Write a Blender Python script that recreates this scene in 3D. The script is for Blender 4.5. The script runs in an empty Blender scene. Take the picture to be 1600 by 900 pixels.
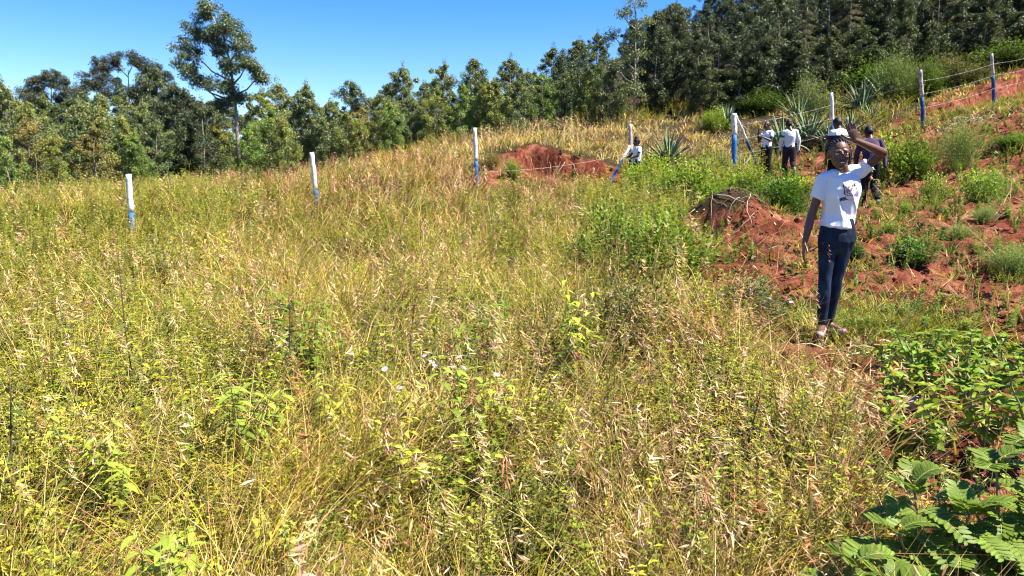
import bpy, math, random
import numpy as np
from mathutils import Vector, Matrix
from mathutils.bvhtree import BVHTree
from mathutils import noise as mnoise

# ------------------------------------------------------------------ camera, sky, sun, exposure
scene = bpy.context.scene
col = scene.collection
PITCH = math.radians(8.0)
FOC = 1155.0                      # focal length in pixels of a 1600 px wide frame
EYE = 1.6
cam_d = bpy.data.cameras.new('camera')
cam_d.sensor_width = 36.0
cam_d.lens = 36.0 * FOC / 1600.0
cam_d.clip_start = 0.05
cam_d.clip_end = 3000
cam = bpy.data.objects.new('camera', cam_d)
cam.location = (0, 0, EYE)
cam.rotation_euler = (math.pi / 2 - PITCH, 0, 0)
col.objects.link(cam)
scene.camera = cam

SUN_EL, SUN_AZ = math.radians(57), math.radians(107)     # azimuth clockwise from +Y (0 = straight ahead, 90 = right)
world = bpy.data.worlds.new('World')
scene.world = world
world.use_nodes = True
wn = world.node_tree
bg = wn.nodes['Background']
sky = wn.nodes.new('ShaderNodeTexSky')
sky.sky_type = 'NISHITA'
sky.sun_disc = False
sky.sun_elevation = SUN_EL
sky.sun_rotation = SUN_AZ
sky.altitude = 2000
sky.air_density = 1.3
sky.dust_density = 0.15
sky.ozone_density = 3.0
hs = wn.nodes.new('ShaderNodeHueSaturation')
hs.inputs['Hue'].default_value = 0.517
hs.inputs['Saturation'].default_value = 1.45
hs.inputs['Value'].default_value = 1.2
wn.links.new(sky.outputs[0], hs.inputs['Color'])
wn.links.new(hs.outputs[0], bg.inputs[0])
bg.inputs[1].default_value = 0.06
sun_d = bpy.data.lights.new('sun', 'SUN')
sun_d.energy = 5.0
sun_d.angle = math.radians(0.53)
sun_d.color = (1.0, 0.94, 0.84)
sun = bpy.data.objects.new('sun', sun_d)
SDIR = Vector((math.sin(SUN_AZ) * math.cos(SUN_EL), math.cos(SUN_AZ) * math.cos(SUN_EL), math.sin(SUN_EL)))
sun.rotation_euler = SDIR.to_track_quat('Z', 'Y').to_euler()
sun.location = (20, 0, 40)
col.objects.link(sun)
scene.view_settings.view_transform = 'Standard'
scene.view_settings.look = 'None'
scene.view_settings.exposure = 1.72
scene.view_settings.gamma = 1
scene.view_settings.use_curve_mapping = False
scene.cycles.max_bounces = 6
scene.cycles.diffuse_bounces = 3
scene.cycles.glossy_bounces = 2
scene.cycles.transmission_bounces = 3
scene.cycles.transparent_max_bounces = 4
scene.cycles.use_denoising = True
scene.cycles.denoiser = 'OPENIMAGEDENOISE'
scene.cycles.denoising_prefilter = 'ACCURATE'
scene.cycles.use_light_tree = False
scene.cycles.sample_clamp_indirect = 4.0
scene.cycles.filter_width = 1.2
scene.render.use_persistent_data = False

rng = np.random.default_rng(7)
random.seed(7)
PI = math.pi

# ------------------------------------------------------------------ picture <-> world helpers
cp, sp = math.cos(PITCH), math.sin(PITCH)
def ray(px, py):
    u, v = (px - 800) / FOC, (py - 450) / FOC
    return np.array([u, cp - v * sp, -sp - v * cp])
def P(px, py, d):
    r = ray(px, py)
    t = d / r[1]
    return (r[0] * t, d, EYE + r[2] * t)
def project(x, y, z):
    dz = z - EYE
    dep = y * cp - dz * sp
    dep = np.where(np.abs(dep) < 1e-3, 1e-3, dep)
    up = y * sp + dz * cp
    u = 800 + FOC * x / dep
    v = 450 - FOC * up / dep
    u = np.where(dep > 0.05, u, -9999)
    return u, v

# ------------------------------------------------------------------ noise
def _h(ix, iy, s):
    n = (ix.astype(np.int64) * 374761393 + iy.astype(np.int64) * 668265263 + s * 1442695041) & 0xffffffff
    n = ((n ^ (n >> 13)) * 1274126177) & 0xffffffff
    return ((n ^ (n >> 16)) & 0xffff) / 65535.0
def vnoise(x, y, s=0):
    x = np.asarray(x, float); y = np.asarray(y, float)
    ix = np.floor(x); iy = np.floor(y)
    fx = x - ix; fy = y - iy
    fx = fx * fx * (3 - 2 * fx); fy = fy * fy * (3 - 2 * fy)
    a = _h(ix, iy, s); b = _h(ix + 1, iy, s); c = _h(ix, iy + 1, s); d = _h(ix + 1, iy + 1, s)
    return (a * (1 - fx) + b * fx) * (1 - fy) + (c * (1 - fx) + d * fx) * fy
def fbm(x, y, s=0, o=4):
    r = 0; a = 0.5; t = 0
    for k in range(o):
        r = r + a * vnoise(x * 2 ** k + 17.3 * k, y * 2 ** k - 9.1 * k, s + k); t += a; a *= 0.5
    return r / t
def sstep(a, b, x):
    t = np.clip((x - a) / (b - a), 0, 1)
    return t * t * (3 - 2 * t)

# ------------------------------------------------------------------ terrain height from a few surveyed points
def Q(px, py, d, veg=0.0):
    p = P(px, py, d); return (p[0], p[1], p[2] - veg)
ctrl = [(0, 0, 0.0), (-3, 0, -.05), (3, 0, .18), (-5, 4, 0), (0, 4, 0.0), (2, 3.5, .12), (3.2, 3.5, .2), (0, -4, -.1), (5, 0, .35),
        Q(1300, 525, 6), Q(1600, 450, 7.5), Q(1600, 300, 13), Q(1600, 600, 5.4), (3.6, 3.9, .22),
        Q(1600, 200, 19), Q(1350, 330, 14.5), Q(1240, 283, 20.5), Q(1197, 280, 22, .0), Q(1147, 276, 20.5), Q(1130, 345, 11, .1),
        Q(1150, 400, 8.6), Q(1440, 198, 22), Q(1547, 166, 25), Q(1600, 112, 30), Q(1300, 235, 24.5), Q(1480, 350, 10.6),
        Q(200, 355, 14, .42), Q(0, 330, 15, .42), Q(490, 300, 17, .3), Q(742, 270, 19, .2), Q(650, 400, 10, .55), Q(650, 335, 13.5, .5),
        Q(300, 450, 8, .5), Q(0, 450, 8, .5), Q(900, 400, 9.5, .5), Q(985, 268, 21, .35), Q(870, 282, 20), Q(870, 240, 22.3),
        Q(850, 205, 27, .3), Q(1000, 198, 30), Q(1100, 200, 29), Q(650, 232, 29, .3), Q(520, 272, 26, .4), Q(400, 285, 26, .3), Q(100, 300, 24, .4),
        Q(-200, 310, 24, .4), Q(1200, 178, 31), Q(1300, 150, 33), Q(1450, 112, 34), Q(1600, 80, 36), Q(1750, 60, 36), Q(1100, 330, 13, .2), Q(1800, 300, 12),
        Q(1800, 450, 7), (-45, 45, 1.0), (-25, 50, 1.5), (-60, 60, 1.5), (-60, 120, 7), (0, 60, 6), (0, 120, 16), (14, 45, 10), (30, 55, 17), (40, 60, 20), (60, 120, 36),
        (60, 20, 16), (60, 0, 13), (-60, 0, -3), (-60, -30, -4), (0, -30, -2), (60, -30, 9), (-20, 8, -.6), (-12, 4, -.3), (12, 2, 1.2)]
ctrl = np.array(ctrl, float)
def _phi(r2):
    return np.where(r2 > 1e-9, 0.5 * r2 * np.log(np.maximum(r2, 1e-9)), 0)
_n = len(ctrl)
_d2 = ((ctrl[:, None, :2] - ctrl[None, :, :2]) ** 2).sum(-1)
_A = np.zeros((_n + 3, _n + 3))
_A[:_n, :_n] = _phi(_d2) + np.eye(_n) * 0.6
_A[:_n, _n] = 1; _A[:_n, _n + 1:] = ctrl[:, :2]; _A[_n, :_n] = 1; _A[_n + 1:, :_n] = ctrl[:, :2].T
_w = np.linalg.solve(_A, np.concatenate([ctrl[:, 2], [0, 0, 0]]))
def H0(x, y):
    x = np.clip(np.asarray(x, float), -60, 60); y = np.clip(np.asarray(y, float), -30, 120)
    z = _w[_n] + _w[_n + 1] * x + _w[_n + 2] * y
    for i in range(_n):
        z = z + _w[i] * _phi((x - ctrl[i, 0]) ** 2 + (y - ctrl[i, 1]) ** 2)
    return z
MOUND = P(1135, 338, 10.8)
BANK_X0, BANK_X1 = P(785, 260, 21.5)[0], P(955, 260, 21.5)[0]
def bank_y(x):
    return 21.7 + 0.28 * np.sin(x * 2.3) + 0.35 * (fbm(x * 4, x * 0 + 3, 77, 3) - .5)
RB = [P(1475, 140, 26.5), P(1590, 122, 28.5)]
def pip(u, v, poly):
    ins = np.zeros(np.shape(u), bool)
    j = len(poly) - 1
    for i in range(len(poly)):
        xi, yi = poly[i]; xj, yj = poly[j]
        if yi != yj:
            c = ((yi > v) != (yj > v)) & (u < (xj - xi) * (v - yi) / (yj - yi) + xi)
            ins ^= c
        j = i
    return ins
SOIL = [(1062, 312), (1075, 350), (1072, 400), (1075, 460), (1190, 488), (1255, 530), (1325, 565), (1300, 640), (1350, 710), (1480, 770),
        (1700, 760), (2600, 900), (2600, 0), (1900, 20), (1600, 92), (1555, 112), (1470, 135), (1440, 160), (1330, 205), (1262, 222), (1215, 255), (1150, 290), (1120, 300)]
LUSH = [(900, 300), (960, 262), (1040, 262), (1100, 245), (1180, 240), (1240, 262), (1265, 300), (1250, 350), (1170, 345), (1110, 318), (1080, 330),
        (1100, 400), (1080, 440), (1000, 440), (930, 400), (900, 350)]
RIDGE = [(640, 268), (700, 240), (745, 192), (850, 184), (960, 190), (1130, 164), (1230, 150), (1235, 215), (1140, 240), (1040, 262), (960, 240), (860, 236), (770, 262), (740, 280)]
def softpoly(x, y, z, poly, amp=14, s=0, feather=False):
    u, v = project(x, y, z + .26)
    k = np.clip(12.0 / np.maximum(np.hypot(x, y), 1.0), 0.35, 2.2)
    u = u + (fbm(x * 1.3, y * 1.3, 40 + s, 3) - .5) * 2 * amp * k
    v = v + (fbm(x * 1.3 + 50, y * 1.3, 60 + s, 3) - .5) * 1.2 * amp * k
    return pip(u, v, poly) & (y > 0)
def soil_mask(x, y, z0):
    m = softpoly(x, y, z0, SOIL, 22).astype(float)
    # bare earth below the two cut banks and small scuffs
    m = np.maximum(m, ((x > BANK_X0 - .5) & (x < BANK_X1 + .4) & (y > 19.6 + .7 * vnoise(x * 2, y * 2, 5)) & (y < bank_y(x) + .36)).astype(float))
    for (px, py, d, r) in [(1035, 268, 20.3, .45), (1110, 262, 21, .5), (1200, 300, 17, .5), (762, 268, 19.6, .7)]:
        q = P(px, py, d)
        m = np.maximum(m, (np.hypot(x - q[0], (y - q[1]) * .7) < r * (.6 + .8 * vnoise(x * 3, y * 3, 9))).astype(float))
    return m
def H(x, y, fine=True):
    x = np.asarray(x, float); y = np.asarray(y, float)
    z = H0(x, y)
    z = z + (fbm(x * .5, y * .5, 3, 3) - .5) * .22 * sstep(3, 8, np.hypot(x, y))
    # mound with its scooped side
    r = np.hypot((x - MOUND[0]) / .85, (y - MOUND[1]) / .6)
    z = z + .58 * np.exp(-r ** 2 * 1.2)
    r2 = np.hypot((x - MOUND[0] + .52) / .45, (y - MOUND[1] + .42) / .28)
    z = z - .50 * np.exp(-r2 ** 2 * 1.5)
    # eroded bank: the ground in front of it is dug away
    wx = sstep(BANK_X0 - .2, BANK_X0 + .5, x) * (1 - sstep(BANK_X1 - .3, BANK_X1 + .5, x)) * (.72 + .5 * vnoise(x * 2.5, x * 0 + 1, 78))
    cut = sstep(19.6, 21.2, y) * (1 - sstep(0, .30, y - bank_y(x)))
    z = z - .52 * wx * cut + .22 * wx * sstep(-.05, .1, y - bank_y(x)) * (1 - sstep(.2, 2.5, y - bank_y(x)))
    # second cut bank behind the far right posts
    tx, ty = RB[1][0] - RB[0][0], RB[1][1] - RB[0][1]; L = math.hypot(tx, ty); tx /= L; ty /= L
    s = (x - RB[0][0]) * tx + (y - RB[0][1]) * ty; nrm = -(x - RB[0][0]) * ty + (y - RB[0][1]) * tx + .25 * np.sin(s * 2.1)
    ws = sstep(-.8, .3, s) * (1 - sstep(L + 1, L + 3, s))
    z = z - .5 * ws * sstep(-1.6, -.2, nrm) * (1 - sstep(0, .15, nrm)) + .2 * ws * sstep(0, .15, nrm) * (1 - sstep(.3, 2, nrm))
    return z
def hit(px, py, t0=1.5, t1=80):
    r = ray(px, py); t = np.arange(t0, t1, .03)
    x, y, z = r[0] * t, r[1] * t, EYE + r[2] * t
    h = H(x, y); b = np.nonzero(z < h)[0]
    i = b[0] if len(b) else len(t) - 1
    return (x[i], y[i], float(h[i]))
def at(px, py, d):
    q = P(px, py, d); return (q[0], q[1], float(H(q[0], q[1])))

# ------------------------------------------------------------------ mesh helpers
def mk_mesh(name, V, T, C=None, mat=None, smooth=False, Q4=None):
    V = np.ascontiguousarray(V, np.float32)
    T = np.zeros((0, 3), np.int32) if T is None else np.asarray(T, np.int32)
    me = bpy.data.meshes.new(name)
    nt = len(T); nq = 0 if Q4 is None else len(Q4)
    me.vertices.add(len(V)); me.vertices.foreach_set('co', V.ravel())
    loops = T.ravel() if nq == 0 else np.concatenate([T.ravel(), np.asarray(Q4, np.int32).ravel()])
    me.loops.add(len(loops)); me.loops.foreach_set('vertex_index', loops.astype(np.int32))
    me.polygons.add(nt + nq)
    st = np.concatenate([np.arange(nt) * 3, nt * 3 + np.arange(nq) * 4]).astype(np.int32)
    me.polygons.foreach_set('loop_start', st)
    if smooth: me.polygons.foreach_set('use_smooth', np.ones(nt + nq, bool))
    me.update(calc_edges=True)
    if C is not None:
        a = me.color_attributes.new('Col', 'FLOAT_COLOR', 'POINT')
        c4 = np.ones((len(V), 4), np.float32); c4[:, :3] = np.clip(C, 0, 1)
        a.data.foreach_set('color', c4.ravel())
    if mat: me.materials.append(mat)
    return me
def tag(o, label=None, cat=None, group=None, kind=None):
    if label: o['label'] = label
    if cat: o['category'] = cat
    if group: o['group'] = group
    if kind: o['kind'] = kind
    return o
def link(name, data, parent=None, loc=None, rot=None, scale=None):
    o = bpy.data.objects.new(name, data)
    col.objects.link(o)
    if parent: o.parent = parent
    if loc is not None: o.location = loc
    if rot is not None: o.rotation_euler = rot
    if scale is not None: o.scale = (scale,) * 3 if np.isscalar(scale) else scale
    return o
class Acc:
    def __init__(s): s.V = []; s.T = []; s.C = []; s.n = 0
    def add(s, V, T, C):
        V = np.asarray(V, np.float32).reshape(-1, 3)
        T = np.asarray(T, np.int64).reshape(-1, 3)
        C = np.asarray(C, np.float32)
        if C.ndim == 1: C = np.tile(C, (len(V), 1))
        s.V.append(V); s.T.append(T + s.n); s.C.append(C); s.n += len(V)
    def arr(s): return np.concatenate(s.V), np.concatenate(s.T), np.concatenate(s.C)
    def mesh(s, name, mat, smooth=False):
        V, T, C = s.arr(); return mk_mesh(name, V, T, C, mat, smooth)
def nz(a): return a / np.maximum(np.linalg.norm(a, axis=-1, keepdims=True), 1e-9)
def jit(n, c, v=.15, h=.06):
    c = np.asarray(c, float)
    return np.clip(np.tile(c, (n, 1)) * (1 + rng.normal(0, v, (n, 1))) * (1 + rng.normal(0, h, (n, 3))), .004, .95)
def blades(acc, B, az, h, lean, curv, w, C, seg=3, tipc=None):
    """curved tapering strips; B base (N,3), az lean direction, h height, lean/curv as fractions"""
    N = len(B)
    d = np.stack([np.cos(az), np.sin(az), np.zeros(N)], 1)
    tw = az + PI / 2 + rng.normal(0, .7, N)
    sd = np.stack([np.cos(tw), np.sin(tw), np.zeros(N)], 1)
    V = np.zeros((N, 2 * seg + 1, 3))
    for k in range(seg + 1):
        t = k / seg
        pos = B + d * (h * (lean * t + curv * t * t))[:, None]
        pos[:, 2] += h * (t - .35 * np.minimum(curv, 1.5) * t ** 3)
        if k == seg: V[:, 2 * seg] = pos
        else:
            ww = (w * (1 - .65 * t))[:, None] * .5
            V[:, 2 * k] = pos - sd * ww; V[:, 2 * k + 1] = pos + sd * ww
    tr = []
    for k in range(seg - 1):
        a = 2 * k; tr += [(a, a + 1, a + 3), (a, a + 3, a + 2)]
    a = 2 * (seg - 1); tr += [(a, a + 1, a + 2)]
    tr = np.array(tr)
    T = (tr[None] + (np.arange(N) * (2 * seg + 1))[:, None, None]).reshape(-1, 3)
    CC = np.repeat(C[:, None, :], 2 * seg + 1, 1)
    if tipc is not None:
        f = (np.array([k // 2 for k in range(2 * seg)] + [seg]) / seg)[None, :, None] ** 2
        CC = CC * (1 - f) + tipc[:, None, :] * f
    acc.add(V.reshape(-1, 3), T, CC.reshape(-1, 3))
    return V[:, 2 * seg]
def kites(acc, Pp, D, Nn, L, W, C, fold=.12, droop=.0):
    """small folded leaves"""
    N = len(Pp)
    D = nz(D); S = nz(np.cross(D, Nn)); Nn = nz(np.cross(S, D))
    L = np.broadcast_to(L, (N,))[:, None]; W = np.broadcast_to(W, (N,))[:, None]
    m = Pp + D * L * .45
    a = m + S * W * .5 + Nn * W * fold
    b = m - S * W * .5 + Nn * W * fold
    t = Pp + D * L - Nn * L * droop
    V = np.stack([Pp, a, t, b], 1)
    T = (np.array([(0, 1, 2), (0, 2, 3)])[None] + (np.arange(N) * 4)[:, None, None]).reshape(-1, 3)
    acc.add(V.reshape(-1, 3), T, np.repeat(C, 4, 0))
def bigleaves(acc, Pp, D, Nn, L, W, C, rows=5, droop=.25, fold=.18, wavy=0.0, vein=None, shape=None):
    """leaves with a midrib, several rows, bending down towards the tip"""
    N = len(Pp)
    D = nz(D); S = nz(np.cross(D, Nn)); Nn = nz(np.cross(S, D))
    L = np.broadcast_to(L, (N,)); W = np.broadcast_to(W, (N,))
    prof = shape or (lambda t: np.sin(PI * t ** .8) ** .8)
    V = np.zeros((N, 3 * rows, 3)); CC = np.zeros((N, 3 * rows, 3))
    for k in range(rows):
        t = k / (rows - 1)
        ctr = Pp + D * (L * t)[:, None] - Nn * (L * droop * t * t)[:, None]
        w = W * .5 * max(prof(t), .02)
        wa = w * (1 + wavy * rng.normal(0, 1, N)); wb = w * (1 + wavy * rng.normal(0, 1, N))
        V[:, 3 * k] = ctr + S * wa[:, None] + Nn * (wa * fold + wavy * .3 * w * rng.normal(0, 1, N))[:, None]
        V[:, 3 * k + 1] = ctr
        V[:, 3 * k + 2] = ctr - S * wb[:, None] + Nn * (wb * fold + wavy * .3 * w * rng.normal(0, 1, N))[:, None]
        CC[:, 3 * k] = C; CC[:, 3 * k + 2] = C
        CC[:, 3 * k + 1] = C if vein is None else vein
    tr = []
    for k in range(rows - 1):
        a = 3 * k
        tr += [(a, a + 1, a + 4), (a, a + 4, a + 3), (a + 1, a + 2, a + 5), (a + 1, a + 5, a + 4)]
    T = (np.array(tr)[None] + (np.arange(N) * 3 * rows)[:, None, None]).reshape(-1, 3)
    acc.add(V.reshape(-1, 3), T, CC.reshape(-1, 3))
def tube(acc, pts, rad, c, sides=6):
    pts = np.asarray(pts, float); n = len(pts)
    rad = np.broadcast_to(rad, (n,))
    tn = nz(np.gradient(pts, axis=0))
    ref = np.array([0.31, .17, .93]) if abs(tn[0, 2]) < .8 else np.array([1., .2, 0])
    V = []
    for i in range(n):
        a = nz(np.cross(tn[i], ref)); b = np.cross(tn[i], a)
        an = np.arange(sides) * 2 * PI / sides
        V.append(pts[i] + rad[i] * (np.cos(an)[:, None] * a + np.sin(an)[:, None] * b))
    V.append(pts[:1]); V.append(pts[-1:])
    V = np.concatenate(V); T = []
    for i in range(n - 1):
        for j in range(sides):
            a = i * sides + j; b = i * sides + (j + 1) % sides
            T += [(a, b, b + sides), (a, b + sides, a + sides)]
    for j in range(sides):
        T.append((n * sides, (j + 1) % sides, j)); e = (n - 1) * sides
        T.append((n * sides + 1, e + j, e + (j + 1) % sides))
    acc.add(V, T, c)
def scatter(acc, proto, pos, rz, sc, tint, lean=None):
    """merge many copies of a small prototype (V,T,C)"""
    V, T, C = proto
    N = len(pos)
    if N == 0: return
    c, s = np.cos(rz)[:, None], np.sin(rz)[:, None]
    sc = np.broadcast_to(sc, (N,))[:, None]
    X = (V[None, :, 0] * c - V[None, :, 1] * s) * sc
    Y = (V[None, :, 0] * s + V[None, :, 1] * c) * sc
    Z = V[None, :, 2] * sc
    if lean is not None:
        X = X + Z * lean[:, :1]; Y = Y + Z * lean[:, 1:]
    W = np.stack([X, Y, Z], 2) + pos[:, None, :]
    TT = (T[None] + (np.arange(N) * len(V))[:, None, None]).reshape(-1, 3)
    acc.add(W.reshape(-1, 3), TT, (C[None] * tint[:, None, :]).reshape(-1, 3))

# ------------------------------------------------------------------ materials
def newmat(name):
    m = bpy.data.materials.new(name); m.use_nodes = True
    nt = m.node_tree; return m, nt, nt.nodes['Principled BSDF'], nt.nodes['Material Output']
def foliage_mat(name, trans=.4, rough=.5, spec=.3, objcol=True, ttint=(1.15, 1.25, .55)):
    m, nt, b, out = newmat(name)
    vc = nt.nodes.new('ShaderNodeVertexColor'); vc.layer_name = 'Col'
    src = vc.outputs['Color']
    if objcol:
        oi = nt.nodes.new('ShaderNodeObjectInfo')
        mx = nt.nodes.new('ShaderNodeMix'); mx.data_type = 'RGBA'; mx.blend_type = 'MULTIPLY'; mx.inputs[0].default_value = 1
        nt.links.new(src, mx.inputs[6]); nt.links.new(oi.outputs['Color'], mx.inputs[7]); src = mx.outputs[2]
    nt.links.new(src, b.inputs['Base Color'])
    b.inputs['Roughness'].default_value = rough
    b.inputs['Specular IOR Level'].default_value = spec
    tr = nt.nodes.new('ShaderNodeBsdfTranslucent')
    m2 = nt.nodes.new('ShaderNodeMix'); m2.data_type = 'RGBA'; m2.blend_type = 'MULTIPLY'; m2.inputs[0].default_value = 1
    nt.links.new(src, m2.inputs[6]); m2.inputs[7].default_value = (*ttint, 1); nt.links.new(m2.outputs[2], tr.inputs['Color'])
    ms = nt.nodes.new('ShaderNodeMixShader'); ms.inputs[0].default_value = trans
    nt.links.new(b.outputs[0], ms.inputs[1]); nt.links.new(tr.outputs[0], ms.inputs[2]); nt.links.new(ms.outputs[0], out.inputs['Surface'])
    return m
M_GRASS = foliage_mat('grass_blades', .25, .55, .25, False, (1.2, 1.15, .7))
M_WEED = foliage_mat('weed_leaves', .35, .5, .2, True)
M_TREE = foliage_mat('tree_leaves', .28, .42, .4, True, (1.1, 1.25, .5))
M_SUCC = foliage_mat('agave_leaf', .0, .45, .35, True)
def noise_mat(name, c1, c2, scale=8, rough=.9, bump=.3, spec=.2, det=6, coords='Object', bscale=None, c3=None):
    m, nt, b, out = newmat(name)
    tc = nt.nodes.new('ShaderNodeTexCoord'); n = nt.nodes.new('ShaderNodeTexNoise')
    n.inputs['Scale'].default_value = scale; n.inputs['Detail'].default_value = det; n.inputs['Roughness'].default_value = .65
    nt.links.new(tc.outputs[coords], n.inputs['Vector'])
    r = nt.nodes.new('ShaderNodeValToRGB'); r.color_ramp.elements[0].color = (*c1, 1); r.color_ramp.elements[1].color = (*c2, 1)
    r.color_ramp.elements[0].position = .3; r.color_ramp.elements[1].position = .7
    if c3:
        e = r.color_ramp.elements.new(.5); e.color = (*c3, 1)
    nt.links.new(n.outputs['Fac'], r.inputs[0]); nt.links.new(r.outputs[0], b.inputs['Base Color'])
    n2 = nt.nodes.new('ShaderNodeTexNoise'); n2.inputs['Scale'].default_value = bscale or scale * 4; n2.inputs['Detail'].default_value = 4
    nt.links.new(tc.outputs[coords], n2.inputs['Vector'])
    bp = nt.nodes.new('ShaderNodeBump'); bp.inputs['Strength'].default_value = bump; bp.inputs['Distance'].default_value = .02
    nt.links.new(n2.outputs['Fac'], bp.inputs['Height']); nt.links.new(bp.outputs[0], b.inputs['Normal'])
    b.inputs['Roughness'].default_value = rough; b.inputs['Specular IOR Level'].default_value = spec
    return m
def vcol_mat(name, rough=.8, spec=.2, objcol=False):
    m, nt, b, out = newmat(name)
    vc = nt.nodes.new('ShaderNodeVertexColor'); vc.layer_name = 'Col'
    nt.links.new(vc.outputs['Color'], b.inputs['Base Color'])
    b.inputs['Roughness'].default_value = rough; b.inputs['Specular IOR Level'].default_value = spec
    return m
M_STEM = vcol_mat('woody_stem')
M_CLOD = noise_mat('soil_clod', (.09, .025, .013), (.24, .08, .042), 30, .95, .5)

# ------------------------------------------------------------------ ground
def lines(segs):
    out = [segs[0][0]]
    for a, b, st in segs:
        n = max(1, int(round((b - a) / st))); out += list(a + (b - a) * (np.arange(n) + 1) / n)
    return np.array(out)
gx = lines([(-900, -60, 140), (-60, -16, 2), (-16, 0, .3), (0, 1.2, .1), (1.2, 9, .05), (9, 16, .12), (16, 24, .16), (24, 60, 1.5), (60, 900, 140)])
gy = lines([(-900, -30, 145), (-30, -2, 2), (-2, 2.6, .2), (2.6, 12, .05), (12, 16, .08), (16, 24, .1), (24, 34, .16), (34, 60, 1), (60, 120, 3), (120, 900, 130)])
GX, GY = np.meshgrid(gx, gy)
fx, fy = GX.ravel(), GY.ravel()
fz = H(fx, fy)
sm = soil_mask(fx, fy, fz)
clod = (np.abs(fbm(fx * 2.2, fy * 2.2, 11, 2) - .5) * -.22 + (fbm(fx * 5, fy * 5, 12, 3) - .5) * .16 + (vnoise(fx * 13, fy * 13, 14) - .5) * .05)
fur = .05 * np.sin((fx * .55 + fy * .83) * 2 * PI / .75 + 3 * fbm(fx * .6, fy * .6, 15, 2))
near = (1 - sstep(34, 44, fy)) * (1 - sstep(26, 34, fx))
fz = fz + sm * near * (clod + fur)
wallm = np.zeros_like(fz)
nxg, nyg = len(gx), len(gy)
I = (np.arange(nyg - 1)[:, None] * nxg + np.arange(nxg - 1)[None]).ravel()
GQ = np.stack([I, I + 1, I + 1 + nxg, I + nxg], 1)
gc = np.zeros((len(fx), 3)); gc[:, 0] = sm
def ground_mat():
    m, nt, b, out = newmat('ground_soil')
    tc = nt.nodes.new('ShaderNodeTexCoord'); vc = nt.nodes.new('ShaderNodeVertexColor'); vc.layer_name = 'Col'
    sep = nt.nodes.new('ShaderNodeSeparateColor'); nt.links.new(vc.outputs['Color'], sep.inputs[0])
    def ramp(scale, stops, det=8):
        n = nt.nodes.new('ShaderNodeTexNoise'); n.inputs['Scale'].default_value = scale; n.inputs['Detail'].default_value = det; n.inputs['Roughness'].default_value = .7
        nt.links.new(tc.outputs['Object'], n.inputs['Vector'])
        r = nt.nodes.new('ShaderNodeValToRGB'); els = r.color_ramp.elements
        els[0].position, els[0].color = stops[0][0], (*stops[0][1], 1); els[1].position, els[1].color = stops[-1][0], (*stops[-1][1], 1)
        for p_, c_ in stops[1:-1]:
            e = els.new(p_); e.color = (*c_, 1)
        nt.links.new(n.outputs['Fac'], r.inputs[0]); return r.outputs[0]
    red = ramp(5, [(.3, (.06, .014, .008)), (.5, (.16, .045, .023)), (.7, (.27, .10, .053))])
    crust = ramp(1.3, [(.42, (.62, .50, .48)), (.52, (.95, .95, .95)), (.62, (1.35, 1.75, 2.0))])
    mr = nt.nodes.new('ShaderNodeMix'); mr.data_type = 'RGBA'; mr.blend_type = 'MULTIPLY'; mr.inputs[0].default_value = 1
    nt.links.new(red, mr.inputs[6]); nt.links.new(crust, mr.inputs[7]); red = mr.outputs[2]
    lit = ramp(9, [(.3, (.018, .013, .007)), (.55, (.04, .028, .013)), (.72, (.09, .065, .03))])
    mx = nt.nodes.new('ShaderNodeMix'); mx.data_type = 'RGBA'
    nt.links.new(sep.outputs[0], mx.inputs[0]); nt.links.new(lit, mx.inputs[6]); nt.links.new(red, mx.inputs[7])
    nt.links.new(mx.outputs[2], b.inputs['Base Color'])
    n2 = nt.nodes.new('ShaderNodeTexNoise'); n2.inputs['Scale'].default_value = 28; n2.inputs['Detail'].default_value = 6; n2.inputs['Roughness'].default_value = .7
    nt.links.new(tc.outputs['Object'], n2.inputs['Vector'])
    bp = nt.nodes.new('ShaderNodeBump'); bp.inputs['Strength'].default_value = .8; bp.inputs['Distance'].default_value = .04
    nt.links.new(n2.outputs['Fac'], bp.inputs['Height']); nt.links.new(bp.outputs[0], b.inputs['Normal'])
    b.inputs['Roughness'].default_value = .95; b.inputs['Specular IOR Level'].default_value = .1
    return m
ground = link('ground', mk_mesh('ground', np.stack([fx, fy, fz], 1), None, gc, ground_mat(), True, GQ))
tag(ground, 'red earth hillside under the grass and crops', kind='structure')

# ------------------------------------------------------------------ meadow: grasses, seed heads, weeds (nobody could count them)
def sample(n, d0, r0, r1, ha=.80, skew=.04):
    L0, L1 = math.log(1 + (r0 / d0) ** 2), math.log(1 + (r1 / d0) ** 2)
    r = d0 * np.sqrt(np.exp(rng.uniform(L0, L1, n)) - 1)
    a = rng.uniform(-ha, ha, n) + skew
    return r * np.sin(a), r * np.cos(a), r
def ground_info(x, y):
    z = H(x, y)
    s = soil_mask(x, y, H0(x, y))
    return z, s
STRAW = np.array((.68, .55, .24)); TAN = np.array((.58, .41, .21)); REDT = np.array((.42, .22, .13))
LIME = np.array((.47, .45, .055)); OLIVE = np.array((.30, .28, .06)); GREEN = np.array((.13, .22, .04)); PALE = np.array((.72, .62, .36))
def rich(c): return np.asarray(c) ** 1.28 * .84
STRAW, TAN, REDT, LIME, OLIVE, GREEN, PALE = [rich(c) for c in (STRAW, TAN, REDT, LIME, OLIVE, GREEN, PALE)]
def pick(n, cols, w, v=.18, h=.06):
    w = np.asarray(w, float)
    if w.ndim == 1: w = np.tile(w, (n, 1))
    w = w / w.sum(1, keepdims=True)
    u = rng.random((n, 1)); k = (u > np.cumsum(w, 1)).sum(1).clip(0, len(cols) - 1)
    c = np.array(cols)[k]
    return np.clip(c * (1 + rng.normal(0, v, (n, 1))) * (1 + rng.normal(0, h, (n, 3))), .01, .9), k
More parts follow.
